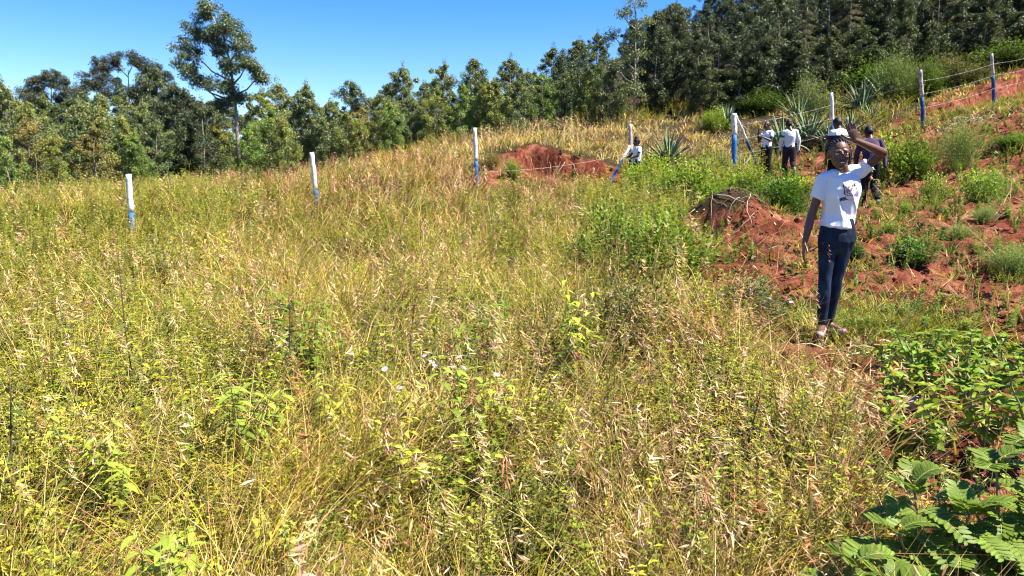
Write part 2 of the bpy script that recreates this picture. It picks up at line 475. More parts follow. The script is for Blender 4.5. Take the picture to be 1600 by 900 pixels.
def regions(x, y):
    z0 = H0(x, y); u, v = project(x, y, z0)
    ridge = softpoly(x, y, z0, RIDGE, 10, 3).astype(float)
    lush = softpoly(x, y, z0, LUSH, 16, 5).astype(float)
    red = sstep(250, 420, u) * (1 - sstep(820, 980, u)) * (1 - sstep(300, 380, v)) * sstep(240, 262, v)
    brown = sstep(880, 1010, u) * (1 - sstep(1360, 1420, u)) * sstep(500, 600, v)
    leafy = (1 - sstep(220, 620, u)) * .7 + .4 * sstep(.5, .62, fbm(x * .8, y * .8, 21, 3))
    shade = 0
    return u, v, ridge, lush, red, brown, leafy
GIRL = P(1298, 524, 6.0)
def feet(x, y):
    d = np.hypot((x - GIRL[0]) / .55, (y - GIRL[1] + .42) / .62)
    f = .2 + .8 * sstep(.7, 1.25, d)
    f = f * (.45 + .55 * sstep(.8, 1.2, np.hypot((x - GIRL[0] * .82) / .5, (y - 4.9) / 1.1)))
    f = f * (.4 + .6 * sstep(.9, 1.3, np.hypot((x - MOUND[0]) / 1.1, (y - MOUND[1] + .5) / .9)))
    f = np.where((x > BANK_X0 - .4) & (x < BANK_X1 + .3) & (y > 17.6) & (y < 21.8), f * .3, f)
    for (ax, ay) in AGP:
        f = f * (.35 + .65 * sstep(.5, 1.3, np.hypot(x - ax, y - ay + .5)))
    for (ax, ay) in SHR:
        f = f * (.4 + .6 * sstep(.6, 1.2, np.hypot(x - ax, y - ay) / .42))
    return f
SHR = [at(1330, 900, 2.15)[:2], at(1460, 900, 2.35)[:2], at(1570, 900, 2.4)[:2], at(1560, 800, 3.2)[:2], at(1450, 700, 4.2)[:2], at(1560, 700, 4.2)[:2]]
AGP = [P(1043, 246, 23)[:2], P(1104, 251, 22.6)[:2], P(1164, 245, 22.2)[:2], P(1222, 212, 25.5)[:2], P(1262, 206, 26)[:2], P(1136, 186, 29)[:2]]
def grass_layer():
    acc = Acc(); heads = Acc()
    # leafy tufts
    nT = 31000
    x, y, r = sample(nT, 5.2, .95, 36)
    z, s = ground_info(x, y); u, v, ridge, lush, red, brown, leafy = regions(x, y)
    dens = np.where(s > .5, .05 + .3 * (1 - sstep(130, 180, v)), 1.0) * (1 - .8 * lush) * np.where(fbm(x * 2.4, y * 2.4, 31, 2) < .45, .12, 1)
    back = (v < 205) & (ridge < .5) & (r > 24)
    dens = np.where(back, .7, dens)
    ok = (rng.random(nT) < dens)
    x, y, z, r, s, u, v = [a[ok] for a in (x, y, z, r, s, u, v)]
    ridge, lush, red, brown, leafy, back = [a[ok] for a in (ridge, lush, red, brown, leafy, back)]
    n = len(x); B = 13
    big = fbm(x * .35, y * .35, 33, 3)
    tuss = sstep(.30, .66, fbm(x * 1.7, y * 1.7, 35, 2))
    hT = (.26 + .32 * rng.random(n)) * (0.75 + .6 * big) * (.45 + .85 * tuss) * np.where(s > .5, .38, 1) * np.where(ridge > .5, .65, 1)
    hT = np.minimum(hT, .34 + .16 * np.maximum(r - .9, 0)) * feet(x, y)
    gw = np.stack([.60 + 1.3 * ridge + .6 * brown + .4 * (big > .5), .30 + .4 * brown + .6 * red, .10 + 1.1 * red + .45 * brown,
                   1.15 - .8 * ridge - .5 * brown, .8 - .5 * ridge, .40 + .9 * (s > .5)], 1)
    gw = np.maximum(gw, .03)
    tc, _ = pick(n, [STRAW, TAN, REDT, LIME, OLIVE, GREEN], gw, .15)
    I_ = np.repeat(np.arange(n), B); N = n * B
    spread = (.035 + .02 * np.minimum(r, 15) / 5)[I_]
    ox, oy = rng.normal(0, 1, N) * spread, rng.normal(0, 1, N) * spread
    az = np.arctan2(oy, ox) + rng.normal(0, .6, N)
    wind = rng.random(N) < .3; az = np.where(wind, rng.normal(.2, .5, N), az)
    Bp = np.stack([x[I_] + ox, y[I_] + oy, z[I_] - .02], 1)
    h = hT[I_] * rng.uniform(.55, 1.25, N)
    C = tc[I_] * (1 + rng.normal(0, .16, (N, 1)))
    dead = rng.random(N) < .22
    C[dead] = pick(dead.sum(), [STRAW, PALE, TAN], [1, .5, .6])[0]
    w = (.0044 + .0008 * np.maximum(r - 2, 0)).clip(0, .028)[I_] * rng.uniform(.7, 1.4, N)
    blades(acc, Bp, az, h, rng.uniform(.05, .45, N), rng.uniform(.1, .9, N), w, np.clip(C, .01, .9), 3, np.clip(C * [1.25, 1.05, .9], 0, .9))
    # flowering stems with drooping tan seed heads
    nS = 21000
    x, y, r = sample(nS, 6.5, 1.0, 30)
    z, s = ground_info(x, y); u, v, ridge, lush, red, brown, leafy = regions(x, y)
    dn = np.where(s > .5, .02, 1) * (.30 + .9 * red + .35 * brown + .6 * ridge + .5 * sstep(.45, .6, fbm(x * .6, y * .6, 37, 3))) * (.15 + 1.5 * sstep(.46, .6, fbm(x * 1.6, y * 1.6, 38, 2))) * (1 - .75 * lush) * (1 - .35 * leafy)
    ok = rng.random(nS) < dn
    x, y, z, r, red, brown, ridge, u, v = [a[ok] for a in (x, y, z, r, red, brown, ridge, u, v)]
    n = len(x)
    h = rng.uniform(.5, .95, n) * np.where(brown > .5, .8, 1)
    h = np.minimum(h, .30 + .20 * r) * feet(x, y)
    C, _ = pick(n, [STRAW, TAN, REDT, OLIVE], np.stack([.6 + ridge, .7 + 0 * red, .25 + .7 * red + .3 * brown, .4 + 0 * red], 1), .15)
    az = rng.normal(.1, 1.0, n)
    tip = blades(acc, np.stack([x, y, z], 1), az, h, rng.uniform(.05, .4, n), rng.uniform(0, .5, n), (.0024 + .0006 * np.maximum(r - 2, 0)).clip(0, .012), C, 4)
    K = 13
    I_ = np.repeat(np.arange(n), K); N = len(I_)
    k = np.tile(np.arange(K), n)
    d = np.stack([np.cos(az), np.sin(az), np.zeros(n)], 1)[I_]
    L = np.where(rng.random(n) < .35, 1.7, 1.0)[I_] * (.024 + .0016 * np.maximum(r - 2, 0)).clip(0, .05)[I_] * rng.uniform(.7, 1.5, N)
    Pp = tip[I_] - np.array([0, 0, 1]) * (k * .007 * (1 + r[I_] * .1))[:, None] + d * (k * .002)[:, None] + rng.normal(0, .005, (N, 3))
    D = d * .7 + rng.normal(0, .5, (N, 3)) + np.array([0, 0, -.5])
    HC, _ = pick(n, [rich((.78, .54, .36)), rich((.50, .25, .15)), PALE, STRAW], np.stack([1 + 0 * red, .35 + 1.2 * red, .12 + ridge, .4 + ridge], 1), .15)
    kites(heads, Pp, D, rng.normal(0, 1, (N, 3)), L, L * .15, HC[I_] * (1 + rng.normal(0, .12, (N, 1))), .2)
    # long slanting stems in loose bunches
    cx, cy, cr = sample(170, 5, 1.8, 22); m_ = 12
    x = np.repeat(cx, m_) + rng.normal(0, .10, 170 * m_); y = np.repeat(cy, m_) + rng.normal(0, .10, 170 * m_); r = np.hypot(x, y)
    z, s = ground_info(x, y); ok = s < .5; x, y, z, r = x[ok], y[ok], z[ok], r[ok]; n = len(x)
    C, _ = pick(n, [np.array((.20, .15, .06)), OLIVE, TAN], [1, .8, .8], .15)
    blades(acc, np.stack([x, y, z], 1), rng.normal(.1, .35, n), np.minimum(rng.uniform(.6, 1.1, n), .3 + .22 * r) * feet(x, y), rng.uniform(.25, .6, n), rng.uniform(0, .3, n), .004 + .0008 * r, C, 4)
    # fine twiggy dry inflorescences: many very thin pale stalks crossing each other
    nS = 15000
    x, y, r = sample(nS, 4, 1.0, 20)
    z, s = ground_info(x, y); u, v, ridge, lush, red, brown, leafy = regions(x, y)
    ok = rng.random(nS) < np.where(s > .5, .06, .55 + .5 * brown)
    x, y, z, r, brown = [a[ok] for a in (x, y, z, r, brown)]
    n = len(x)
    C, _ = pick(n, [STRAW, TAN, PALE, REDT], np.stack([1 + 0 * brown, .5 + brown, .6 + 0 * brown, .1 + .5 * brown], 1), .15)
    base = np.stack([x, y, z + rng.uniform(.0, .35, n) * np.minimum(1, r / 4)], 1)
    blades(acc, base, rng.uniform(0, 2 * PI, n), rng.uniform(.10, .35, n), rng.uniform(.3, 1.8, n), rng.uniform(-.3, .8, n), (.0020 + .0006 * np.maximum(r - 2, 0)).clip(0, .01), C, 3)
    return acc, heads
_a, _hd = grass_layer()
o = link('grass', _a.mesh('grass', M_GRASS)); tag(o, 'tall dry and green meadow grass covering the slope', 'grass', kind='stuff')
o = link('seed_heads', _hd.mesh('seed_heads', M_GRASS)); tag(o, 'tan drooping seed heads above the meadow grass', 'grass', kind='stuff')
del _a, _hd

def weed_proto(seed, h, nst, leafL, leafW, base, tip=None, droop=.15, per=11, spread=.35, stemc=(.20, .22, .08), stemr=.003):
    r_ = np.random.default_rng(seed); a = Acc()
    Pp = []; D = []; Nn = []; L = []; C = []
    for s in range(nst):
        az = r_.uniform(0, 2 * PI); ln = r_.uniform(.0, spread); hh = h * r_.uniform(.6, 1.1)
        tt = np.linspace(0, 1, 6)
        px_ = np.cos(az) * ln * hh * tt ** 1.3 + .01 * np.sin(tt * 7 + s); py_ = np.sin(az) * ln * hh * tt ** 1.3; pz_ = hh * tt
        pts = np.stack([px_, py_, pz_], 1)
        tube(a, pts, stemr * (1 - .6 * tt), stemc, 3)
        for k in range(per):
            t = .12 + .88 * (k + r_.random()) / per
            p0 = np.array([np.interp(t, tt, px_), np.interp(t, tt, py_), hh * t])
            for q in range(2):
                la = k * 2.4 + q * PI + r_.normal(0, .4)
                Pp.append(p0); D.append([math.cos(la), math.sin(la), .45 * t + r_.normal(0, .3)]); Nn.append([-math.cos(la) * .3, -math.sin(la) * .3, 1])
                L.append(leafL * (1.15 - .5 * t) * r_.uniform(.7, 1.2))
                cc = np.array(base) * (1 + r_.normal(0, .14))
                if tip is not None: cc = cc * (1 - t ** 2) + np.array(tip) * t ** 2
                C.append(cc)
    L = np.array(L)
    kites(a, np.array(Pp), np.array(D), np.array(Nn, float), L, L * leafW, np.array(C), .10, droop)
    return a.arr()
WP = [weed_proto(1, .50, 3, .045, .55, (.13, .19, .018), (.38, .43, .045)), weed_proto(2, .42, 4, .035, .6, (.14, .20, .022), (.38, .40, .05)),
      weed_proto(3, .6, 2, .055, .5, (.08, .13, .016), (.26, .31, .03), .3), weed_proto(4, .34, 5, .03, .65, (.12, .19, .03), (.30, .35, .06)),
      weed_proto(5, .55, 3, .040, .42, (.10, .15, .03), (.24, .28, .06)), weed_proto(6, .30, 4, .05, .6, (.07, .14, .016), (.18, .27, .03), .2)]
def weeds_layer():
    acc = Acc()
    n = 24000
    x, y, r = sample(n, 6.5, 1.3, 36)
    z, s = ground_info(x, y); u, v, ridge, lush, red, brown, leafy = regions(x, y)
    cl = sstep(.42, .6, fbm(x * .7, y * .7, 51, 3))
    den = .22 + .75 * leafy + .35 * cl + 1.0 * lush - .4 * red * (1 - lush) - .2 * brown - .75 * ridge
    crop = .15 + .5 * (1 - sstep(150, 190, v)) + .45 * sstep(.52, .60, fbm(x * .9, y * .9, 55, 3)) + .35 * (1 - sstep(230, 300, v))
    den = np.where(s > .5, crop, den)
    den = np.where((v < 205) & (ridge < .5) & (r > 22), .8, den)
    den = np.where((x > BANK_X0 - .3) & (x < BANK_X1) & (y > 19.8) & (y < bank_y(x) + .3), .02, den)
    ok = rng.random(n) < den
    x, y, z, r, s, lush = [a[ok] for a in (x, y, z, r, s, lush)]
    # thick patches of the same weeds
    cx, cy, cr = sample(330, 5, 1.8, 18, .62, -.14); m_ = 11
    x2 = np.repeat(cx, m_) + rng.normal(0, .13, 330 * m_) * np.repeat(1 + cr / 14, m_); y2 = np.repeat(cy, m_) + rng.normal(0, .13, 330 * m_) * np.repeat(1 + cr / 14, m_)
    z2, s2 = ground_info(x2, y2); k2 = s2 < .5; x2, y2, z2 = x2[k2], y2[k2], z2[k2]; n0 = len(x)
    x = np.concatenate([x, x2]); y = np.concatenate([y, y2]); z = np.concatenate([z, z2]); r = np.hypot(x, y); s = np.concatenate([s, s2[k2]])
    kind = rng.integers(0, 6, len(x)); kind[n0:] = np.where(rng.random(len(x2)) < .6, 0, 2); kind = np.where(s > .5, np.where(rng.random(len(x)) < .7, 3, 5), kind)
    sc = rng.uniform(.55, 1.15, len(x)) * np.where(r < 3.5, .85, 1) * (1 + .05 * np.maximum(r - 6, 0)).clip(1, 1.6) * np.where(s > .5, .62, 1)
    sc = np.minimum(sc, .5 + .25 * r) * (.35 + .65 * feet(x, y))
    tint = np.clip(1 + rng.normal(0, .15, (len(x), 1)), .5, 1.5) * (1 + rng.normal(0, .07, (len(x), 3)))
    dk = np.repeat(rng.random(len(x2) // 11 + 1) < .45, 11)[:len(x2)]; tint[n0:][dk] *= .55
    yel = rng.random(len(x)) < .2; tint[yel] *= [1.25, 1.08, .9]; tint = tint * np.where(s[:, None] > .5, 1, np.array([1.14, 1.0, .95]))
    for k in range(6):
        m = kind == k
        scatter(acc, WP[k], np.stack([x[m], y[m], z[m] - .01], 1), rng.uniform(0, 6.28, m.sum()), sc[m], tint[m], rng.normal(0, .15, (m.sum(), 2)))
    return acc
o = link('weeds', weeds_layer().mesh('weeds', M_WEED)); tag(o, 'leafy lime green weeds mixed through the grass and soil', 'weeds', kind='stuff')

# low grass tufts on the worked red soil
def low_grass():
    acc = Acc(); n = 5200
    x, y, r = sample(n, 9, 3, 34, .55, .42)
    z, s = ground_info(x, y); u, v = project(x, y, z)
    q = P(1400, 500, 6.3)
    lawn = np.exp(-(((x - q[0]) / .75) ** 2 + ((y - q[1]) / .55) ** 2))
    den = (s > .5) * (.07 + .55 * sstep(.5, .62, fbm(x * 1.1 + 9, y * 1.1, 71, 3)) + 1.2 * lawn)
    ok = rng.random(n) < den; x, y, z, r, lawn = [a[ok] for a in (x, y, z, r, lawn)]
    ex = rng.normal(q[0], .42, 330), rng.normal(q[1], .28, 330)
    x = np.concatenate([x, ex[0]]); y = np.concatenate([y, ex[1]]); z = H(x, y); r = np.hypot(x, y)
    B = 16; n = len(x); I_ = np.repeat(np.arange(n), B); N = n * B
    ox, oy = rng.normal(0, .045, N), rng.normal(0, .045, N)
    c, _ = pick(n, [LIME, GREEN, OLIVE, STRAW], [.9, 1, .4, .25], .15)
    blades(acc, np.stack([x[I_] + ox, y[I_] + oy, z[I_] - .01], 1), np.arctan2(oy, ox), rng.uniform(.05, .17, N), rng.uniform(.2, .9, N), rng.uniform(.1, .8, N),
           (.005 + .0008 * r).clip(0, .02)[I_], c[I_] * (1 + rng.normal(0, .12, (N, 1))), 2)
    return acc
o = link('short_grass', low_grass().mesh('short_grass', M_GRASS)); tag(o, 'short green grass tufts on the red soil', 'grass', kind='stuff')

# clods, stones and litter on the red soil
def ico(seed, sub=1):
    import bmesh
    bm = bmesh.new(); bmesh.ops.create_icosphere(bm, subdivisions=sub, radius=1)
    r_ = np.random.default_rng(seed)
    V = np.array([v.co[:] for v in bm.verts]); V *= (1 + r_.normal(0, .16, (len(V), 1))); V *= r_.uniform(.6, 1.2, 3); V[:, 2] *= .7
    bm.verts.index_update(); T = np.array([[v.index for v in f.verts] for f in bm.faces]); bm.free()
    return V, T, np.ones((len(V), 3))
acc = Acc(); n = 9000
x, y, r = sample(n, 9, 2.5, 30, .6, .38); z, s = ground_info(x, y)
ok = (s > .5); x, y, z, r = x[ok], y[ok], z[ok], r[ok]
k = rng.integers(0, 5, len(x)); sz = (.010 + .035 * rng.random(len(x)) ** 3) * (1 + r * .03)
for q in range(5):
    m = k == q; scatter(acc, ico(q, 2), np.stack([x[m], y[m], z[m] + sz[m] * .2], 1), rng.uniform(0, 6.3, m.sum()), sz[m], np.ones((m.sum(), 3)))
o = link('soil_clods', acc.mesh('soil_clods', M_CLOD)); tag(o, 'crumbly red clods on the worked soil', 'soil', kind='stuff')
acc = Acc(); n = 4200
x, y, r = sample(n, 8, 2.5, 28, .6, .38); z, s = ground_info(x, y); ok = s > .5; x, y, z, r = x[ok], y[ok], z[ok], r[ok]; n = len(x)
C, _ = pick(n, [PALE, TAN, np.array((.22, .13, .09))], [.5, .8, .9], .2)
blades(acc, np.stack([x, y, z + .02], 1), rng.uniform(0, 6.28, n), rng.uniform(.03, .10, n), rng.uniform(.5, 3.5, n), rng.uniform(-.5, .5, n), .004 + .001 * r, C, 3)
o = link('plant_litter', acc.mesh('plant_litter', M_GRASS)); tag(o, 'dry stalks and litter strewn over the red soil', 'litter', kind='stuff')

# ------------------------------------------------------------------ trees
M_BARK = noise_mat('bark', (.16, .12, .09), (.42, .37, .30), 6, .85, .4, bscale=30)
def clump_leaves(acc, r_, ctr, rad, n, L, W, base, droop=.8, hvar=.1):
    """leaves hanging through a clump's volume"""
    q = r_.normal(0, 1, (n, 3)); q = q / np.linalg.norm(q, axis=1, keepdims=True) * (r_.random((n, 1)) ** .5)
    Pp = ctr + q * rad
    az = r_.uniform(0, 2 * PI, n)
    D = np.stack([np.cos(az), np.sin(az), -droop + r_.normal(0, .5, n)], 1)
    Nn = r_.normal(0, 1, (n, 3)) + np.array([0, 0, .4])
    l = L * r_.uniform(.7, 1.3, n)
    cc = np.array(base) * (1 + r_.normal(0, .05))
    C = np.clip(cc * (1 + r_.normal(0, .2, (n, 1))) * (1 + r_.normal(0, hvar, (n, 3))), .01, .6)
    kites(acc, Pp, D, Nn, l, l * W, C, .1, .05)
def young_euc(seed, h=7.0, R=1.5, base=(.125, .155, .055), base2=(.19, .205, .065), nb=46, lpc=130, low=.06, top=.12, L=.17, W=.34, spire=.10):
    r_ = np.random.default_rng(seed); cr = Acc(); tk = Acc(); pexp = [3.0, 4.5, 6.5, 3.6][seed % 4]
    tt = np.linspace(0, 1, 9)
    wob = np.cumsum(r_.normal(0, .07, (9, 2)), 0); wob -= wob[0]
    pts = np.stack([wob[:, 0], wob[:, 1], tt * h * .97], 1)
    tube(tk, pts, .075 * (1 - .88 * tt) * h / 7, (.4, .36, .3), 7)
    for k in range(nb):
        t = low + (1 - low) * ((k + r_.random()) / nb)
        prof = R * max(.12, 1 - t ** pexp) ** .7 * (min(1, .6 + t * 1.6))
        if t > 1 - spire: prof *= .7
        az = r_.uniform(0, 2 * PI); br = prof * r_.uniform(.35, 1.1)
        p0 = np.array([np.interp(t * .93, tt, pts[:, 0]), np.interp(t * .93, tt, pts[:, 1]), h * t * .93])
        c = p0 + np.array([math.cos(az) * br, math.sin(az) * br, br * .35])
        mid = (p0 + c) / 2 + np.array([0, 0, .12])
        tube(tk, np.array([p0, mid, c]), [.016, .01, .005], (.33, .28, .22), 4)
        rad = np.array([.46, .46, .46]) * r_.uniform(.6, 1.25) * (h / 7) * (1.15 - .5 * t)
        bb = np.array(base) * (1 - t) + np.array(base2) * t if r_.random() < .6 else np.array(base) * r_.uniform(.8, 1.2)
        clump_leaves(cr, r_, c, rad, int(lpc * r_.uniform(.6, 1.3) * (1.2 - .5 * t)), L * h / 7, W, bb)
        if r_.random() < .5: clump_leaves(cr, r_, (p0 + c) / 2, rad * .8, int(lpc * .5), L * h / 7, W, bb)
    # thin leader twigs that break the outline
    for k in range(4):
        az = r_.uniform(0, 6.28); t = r_.uniform(.75, 1.0); b0 = R * (1 - t) * .9
        c = np.array([pts[-1, 0] + math.cos(az) * b0, pts[-1, 1] + math.sin(az) * b0, h * t])
        clump_leaves(cr, r_, c, np.array([.22, .22, .4]) * h / 7, 60, L * .8 * h / 7, W, base2)
    return cr.mesh('crown', M_TREE), tk.mesh('trunk', M_BARK, True)
def custom_tree(seed, h, trunk, clumps, base, L=.17, W=.3, lpc=420, r0=.16, hub=.45):
    """trunk polyline; clumps (x,y,z,rx,rz) each reached by a limb"""
    r_ = np.random.default_rng(seed); cr = Acc(); tk = Acc(); tr = np.array(trunk, float)
    zz = tr[:, 2]
    tube(tk, tr, r0 * (1 - .8 * (zz / zz.max())), (.4, .36, .3), 8)
    for (x, y, z, rx, rz) in clumps:
        if h == 12: rx, rz = rx * 1.3, rz * 1.45
        zb = max(hub * h, min(z - rz - abs(x) * .5, zz.max() * .97))
        p0 = np.array([np.interp(zb, zz, tr[:, 0]), np.interp(zb, zz, tr[:, 1]), zb]); c = np.array([x, y, z])
        mid = p0 * .5 + c * .5 + np.array([0, 0, -.15 * abs(x)])
        tube(tk, np.array([p0, mid, c]), [.06, .04, .02], (.4, .34, .27), 5)
        sub = max(3, int(5 * rx))
        for q in range(sub * 3):
            dv = r_.normal(0, 1, 3); dv /= np.linalg.norm(dv); dv *= r_.random() ** .4
            cc = c + dv * np.array([rx, rx, rz]) * .85
            clump_leaves(cr, r_, cc, np.array([.42, .42, .34]) * (1.35 if h == 12 else 1) * r_.uniform(.6, 1.1), int(lpc / 9), L, W, base)
            if q % 3 == 0: tube(tk, np.array([c, (c + cc) / 2 + .05, cc]), [.018, .012, .006], (.33, .27, .21), 3)
    return cr.mesh('crown', M_TREE), tk.mesh('trunk', M_BARK, True)
def conifer(seed, h=9, base=(.13, .12, .05)):
    r_ = np.random.default_rng(seed); cr = Acc(); tk = Acc()
    tube(tk, [(0, 0, 0), (.1, 0, h * .5), (0, 0, h)], [.16, .1, .02], (.25, .18, .13), 7)
    for k in range(34):
        t = .12 + .86 * k / 34; az = k * 2.4 + r_.normal(0, .3); R = 2.3 * (1 - t) ** .7 * r_.uniform(.7, 1.15)
        d = np.array([math.cos(az), math.sin(az), 0]); p0 = np.array([0, 0, h * t])
        e = p0 + d * R + np.array([0, 0, -.25 * R]); m = p0 + d * R * .5 + np.array([0, 0, .08])
        tube(tk, np.array([p0, m, e]), [.03, .02, .006], (.25, .18, .13), 4)
        for q in range(7):
            s = .25 + .75 * q / 6; c = p0 * (1 - s) + e * s + np.array([0, 0, .1 * (1 - s)])
            clump_leaves(cr, r_, c, np.array([.34, .34, .13]), 75, .12, .22, base, .35)
    return cr.mesh('crown', M_TREE), tk.mesh('trunk', M_BARK, True)
TP = {}
for i in range(7): TP['y%d' % i] = (7.0, young_euc(100 + i, 7.0, [1.6, 1.9, 1.35, 2.1, 1.75, 1.5, 1.9][i], nb=56, lpc=230))
for i in range(4): TP['d%d' % i] = (10.0, young_euc(200 + i, 10.0, [2.7, 2.4, 3.0, 2.6][i], (.085, .105, .045), (.14, .155, .06), 84, 300, .06, .1, .14, .34))
TP['c0'] = (9.0, conifer(300)); TP['c1'] = (9.0, conifer(301))
# wide topped old eucalyptus seen far off on the left
TP['o0'] = (12.0, custom_tree(401, 12, [(0, 0, 0), (.1, 0, 4), (0, 0, 8), (.1, 0, 11)],
      [(-2.6, 0, 9.2, 1.1, .9), (-1.6, .5, 10.6, 1.0, .8), (0, 0, 11.2, 1.0, .8), (1.3, -.3, 10.8, 1.0, .8), (2.6, .3, 9.6, 1.1, .8), (1.2, .8, 8.8, 1.2, .9), (-.8, -.8, 8.6, 1.2, .9), (0, .2, 7.2, 1.5, 1.0), (2.3, 0, 7.8, 1.0, .8), (-2.2, -.2, 7.4, 1.0, .8)], (.09, .11, .06), lpc=2200))
TP['o1'] = (12.0, custom_tree(402, 12, [(0, 0, 0), (-.1, 0, 4), (0, 0, 8), (.1, 0, 10.5)],
      [(-3.4, 0, 9.6, 1.0, .9), (-2.6, .5, 11.0, .9, .7), (-1.0, 0, 11.3, .6, .7), (.9, -.3, 11.4, .75, .6), (2.0, .3, 10.6, .9, .8), (3.2, .8, 9.9, .7, .9), (-1.8, -.8, 9.0, 1.2, .9), (1.2, .2, 8.9, 1.2, .8), (0, 0, 7.8, 1.6, .9), (2.4, 0, 7.6, 1.0, .8)], (.085, .10, .06), lpc=2200))
# the tall one with the bare trunk: x and z from its own base, metres (1 m = 32 px of the photograph)
def px_tree(clumps, ppm, cx, by):
    return [((u - cx) / ppm, (random.random() - .5) * rx * .03, (by - v) / ppm, rx / ppm, rz / ppm) for (u, v, rx, rz) in clumps]
bigc = px_tree([(340, 14, 30, 18), (365, 34, 30, 20), (318, 42, 26, 18), (310, 70, 28, 18), (345, 62, 24, 16), (384, 62, 24, 18), (395, 92, 30, 16), (408, 108, 18, 10),
                (298, 98, 20, 14), (312, 112, 20, 12), (362, 95, 20, 14), (352, 122, 26, 14), (372, 140, 22, 12), (345, 150, 14, 9)], 29.0, 369, 262)
TP['big'] = (9.0, custom_tree(410, 9, [(0, 0, 0), (.05, 0, 2.5), (-.02, 0, 4.6), (-.15, 0, 6.0), (-.5, 0, 7.6), (-.8, 0, 8.4)], bigc, (.12, .15, .075), .15, .3, 1500, .13, .42))
thin = px_tree([(985, 5, 22, 14), (965, 22, 20, 12), (1005, 30, 18, 14), (950, 55, 18, 12), (990, 50, 18, 14), (968, 90, 20, 16), (1000, 85, 16, 14), (955, 110, 18, 14), (985, 120, 22, 14), (975, 145, 24, 16), (1000, 150, 18, 14), (965, 165, 18, 14)], 28.0, 990, 212)
TP['thin'] = (7.5, custom_tree(411, 7.5, [(0, 0, 0), (.03, 0, 3), (-.03, 0, 6), (0, 0, 9.2)], thin, (.12, .145, .06), .15, .3, 520, .085, .1))
TREES = []
def tree(kind, px, ytop, d, label, color=(1, 1, 1), group='trees behind the meadow', rz=None, squash=1.0, basey=None):
    hp, (cm, tm) = TP[kind]
    b = at(px, 200, d)
    ztop = P(px, ytop, d)[2]
    s = max(.35, (ztop - b[2]) / (hp if kind not in ('big', 'thin') else {'big': 262 / 29., 'thin': 212 / 28.}[kind]))
    nm = {'c': 'conifer', 'y': 'young_eucalyptus', 'd': 'eucalyptus', 'o': 'old_eucalyptus', 'b': 'tall_eucalyptus', 't': 'slender_eucalyptus'}[kind[0]]
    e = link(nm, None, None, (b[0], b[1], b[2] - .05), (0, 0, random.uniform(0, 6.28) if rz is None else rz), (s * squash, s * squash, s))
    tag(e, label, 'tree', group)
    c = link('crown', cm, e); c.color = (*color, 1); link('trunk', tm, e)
    TREES.append(e); return e
tree('big', 369, 0, 36, 'tall eucalyptus with a bare trunk and open crown, rising above the left tree line', (1, 1, 1), rz=0)
tree('thin', 990, 0, 30.5, 'tall slender eucalyptus with a bare pole trunk and sparse tufts behind the leaning worker', (1.1, 1.1, 1), rz=0)
tree('o1', 205, 82, 58, 'dark broad eucalyptus with a lumpy two-part crown far behind the left trees', (.62, .62, .62), rz=0)
tree('o0', 84, 108, 60, 'round-topped grey eucalyptus far behind the trees at the far left', (.8, .75, .7), rz=0)
G1, G2, G3 = (1.0, 1.0, 1.0), (1.25, 1.2, .9), (.75, .8, .8)
BR = (1.5, 1.05, .85)
RIGHTOF = 'skyline trees on the left and middle'
sky_trees = [
 (18, 118, 33, 'y0', (1, 1, 1.1), 'pale eucalyptus at the left edge of the photo'),
 (48, 150, 30, 'y3', G2, 'bushy eucalyptus second from the left edge'),
 (128, 152, 33, 'y2', G1, 'slim eucalyptus below and right of the round-topped far tree'),
 (165, 158, 31, 'y4', G2, 'yellowish eucalyptus under the broad dark far eucalyptus'),
 (252, 96, 50, 'd0', G3, 'dark pointed eucalyptus just right of the far two-part crown'),
 (225, 150, 31, 'y5', G1, 'green eucalyptus behind the leftmost fence post'),
 (275, 122, 30, 'd1', (.5, .55, .55), 'dense eucalyptus with shade-darkened crown left of the tall bare-trunk tree'),  # crown tint darkened to stand in for the shade on it
 (318, 150, 29, 'd2', (.6, .65, .6), 'dark wide eucalyptus under the crown of the tall bare-trunk tree'),  # same shade put into this crown's tint
 (412, 135, 31, 'y1', G2, 'light green eucalyptus right of the tall bare trunk'),
 (437, 122, 42, 'y2', G1, 'narrow far eucalyptus tip right of the tall tree'),
 (476, 124, 33, 'y0', G1, 'pointed eucalyptus above the second fence post'),
 (520, 150, 32, 'y5', G1, 'low eucalyptus between two pointed ones in mid tree line'),
 (551, 119, 36, 'd3', (.85, .9, .9), 'dark bluish eucalyptus alone in the dip of the skyline'),
 (592, 140, 32, 'y3', G2, 'round yellow-green eucalyptus left of a tall narrow spire'),
 (631, 97, 35, 'y2', G1, 'tall narrow eucalyptus spire in the middle of the tree line'),
 (664, 122, 32, 'y4', G1, 'full eucalyptus right of the narrow middle spire'),
 (699, 93, 35, 'y6', G1, 'twin-tipped eucalyptus left of the third fence post'),
 (740, 84, 33, 'd1', (1.15, 1.15, 1), 'broad cone-shaped eucalyptus right above the third fence post'),
 (776, 128, 31, 'y1', G2, 'light green eucalyptus right of the broad cone-shaped one'),
 (797, 84, 36, 'y2', G3, 'dark spiky eucalyptus above the left end of the eroded bank'),
 (828, 105, 35, 'y5', G1, 'slim eucalyptus above the middle of the eroded bank'),
 (866, 96, 33, 'd0', (.8, .85, .8), 'dark full eucalyptus above the right part of the eroded bank'),
 (902, 90, 36, 'd3', (.8, .85, .8), 'dark eucalyptus left of the tall slender one'),
 (938, 118, 33, 'y4', G1, 'grey-green eucalyptus at the foot of the slender bare pole tree'),
]
for (px, yt, d, k, c, l) in sky_trees:
    tree(k, px, yt, d, l, c, 'eucalyptus trees along the skyline')
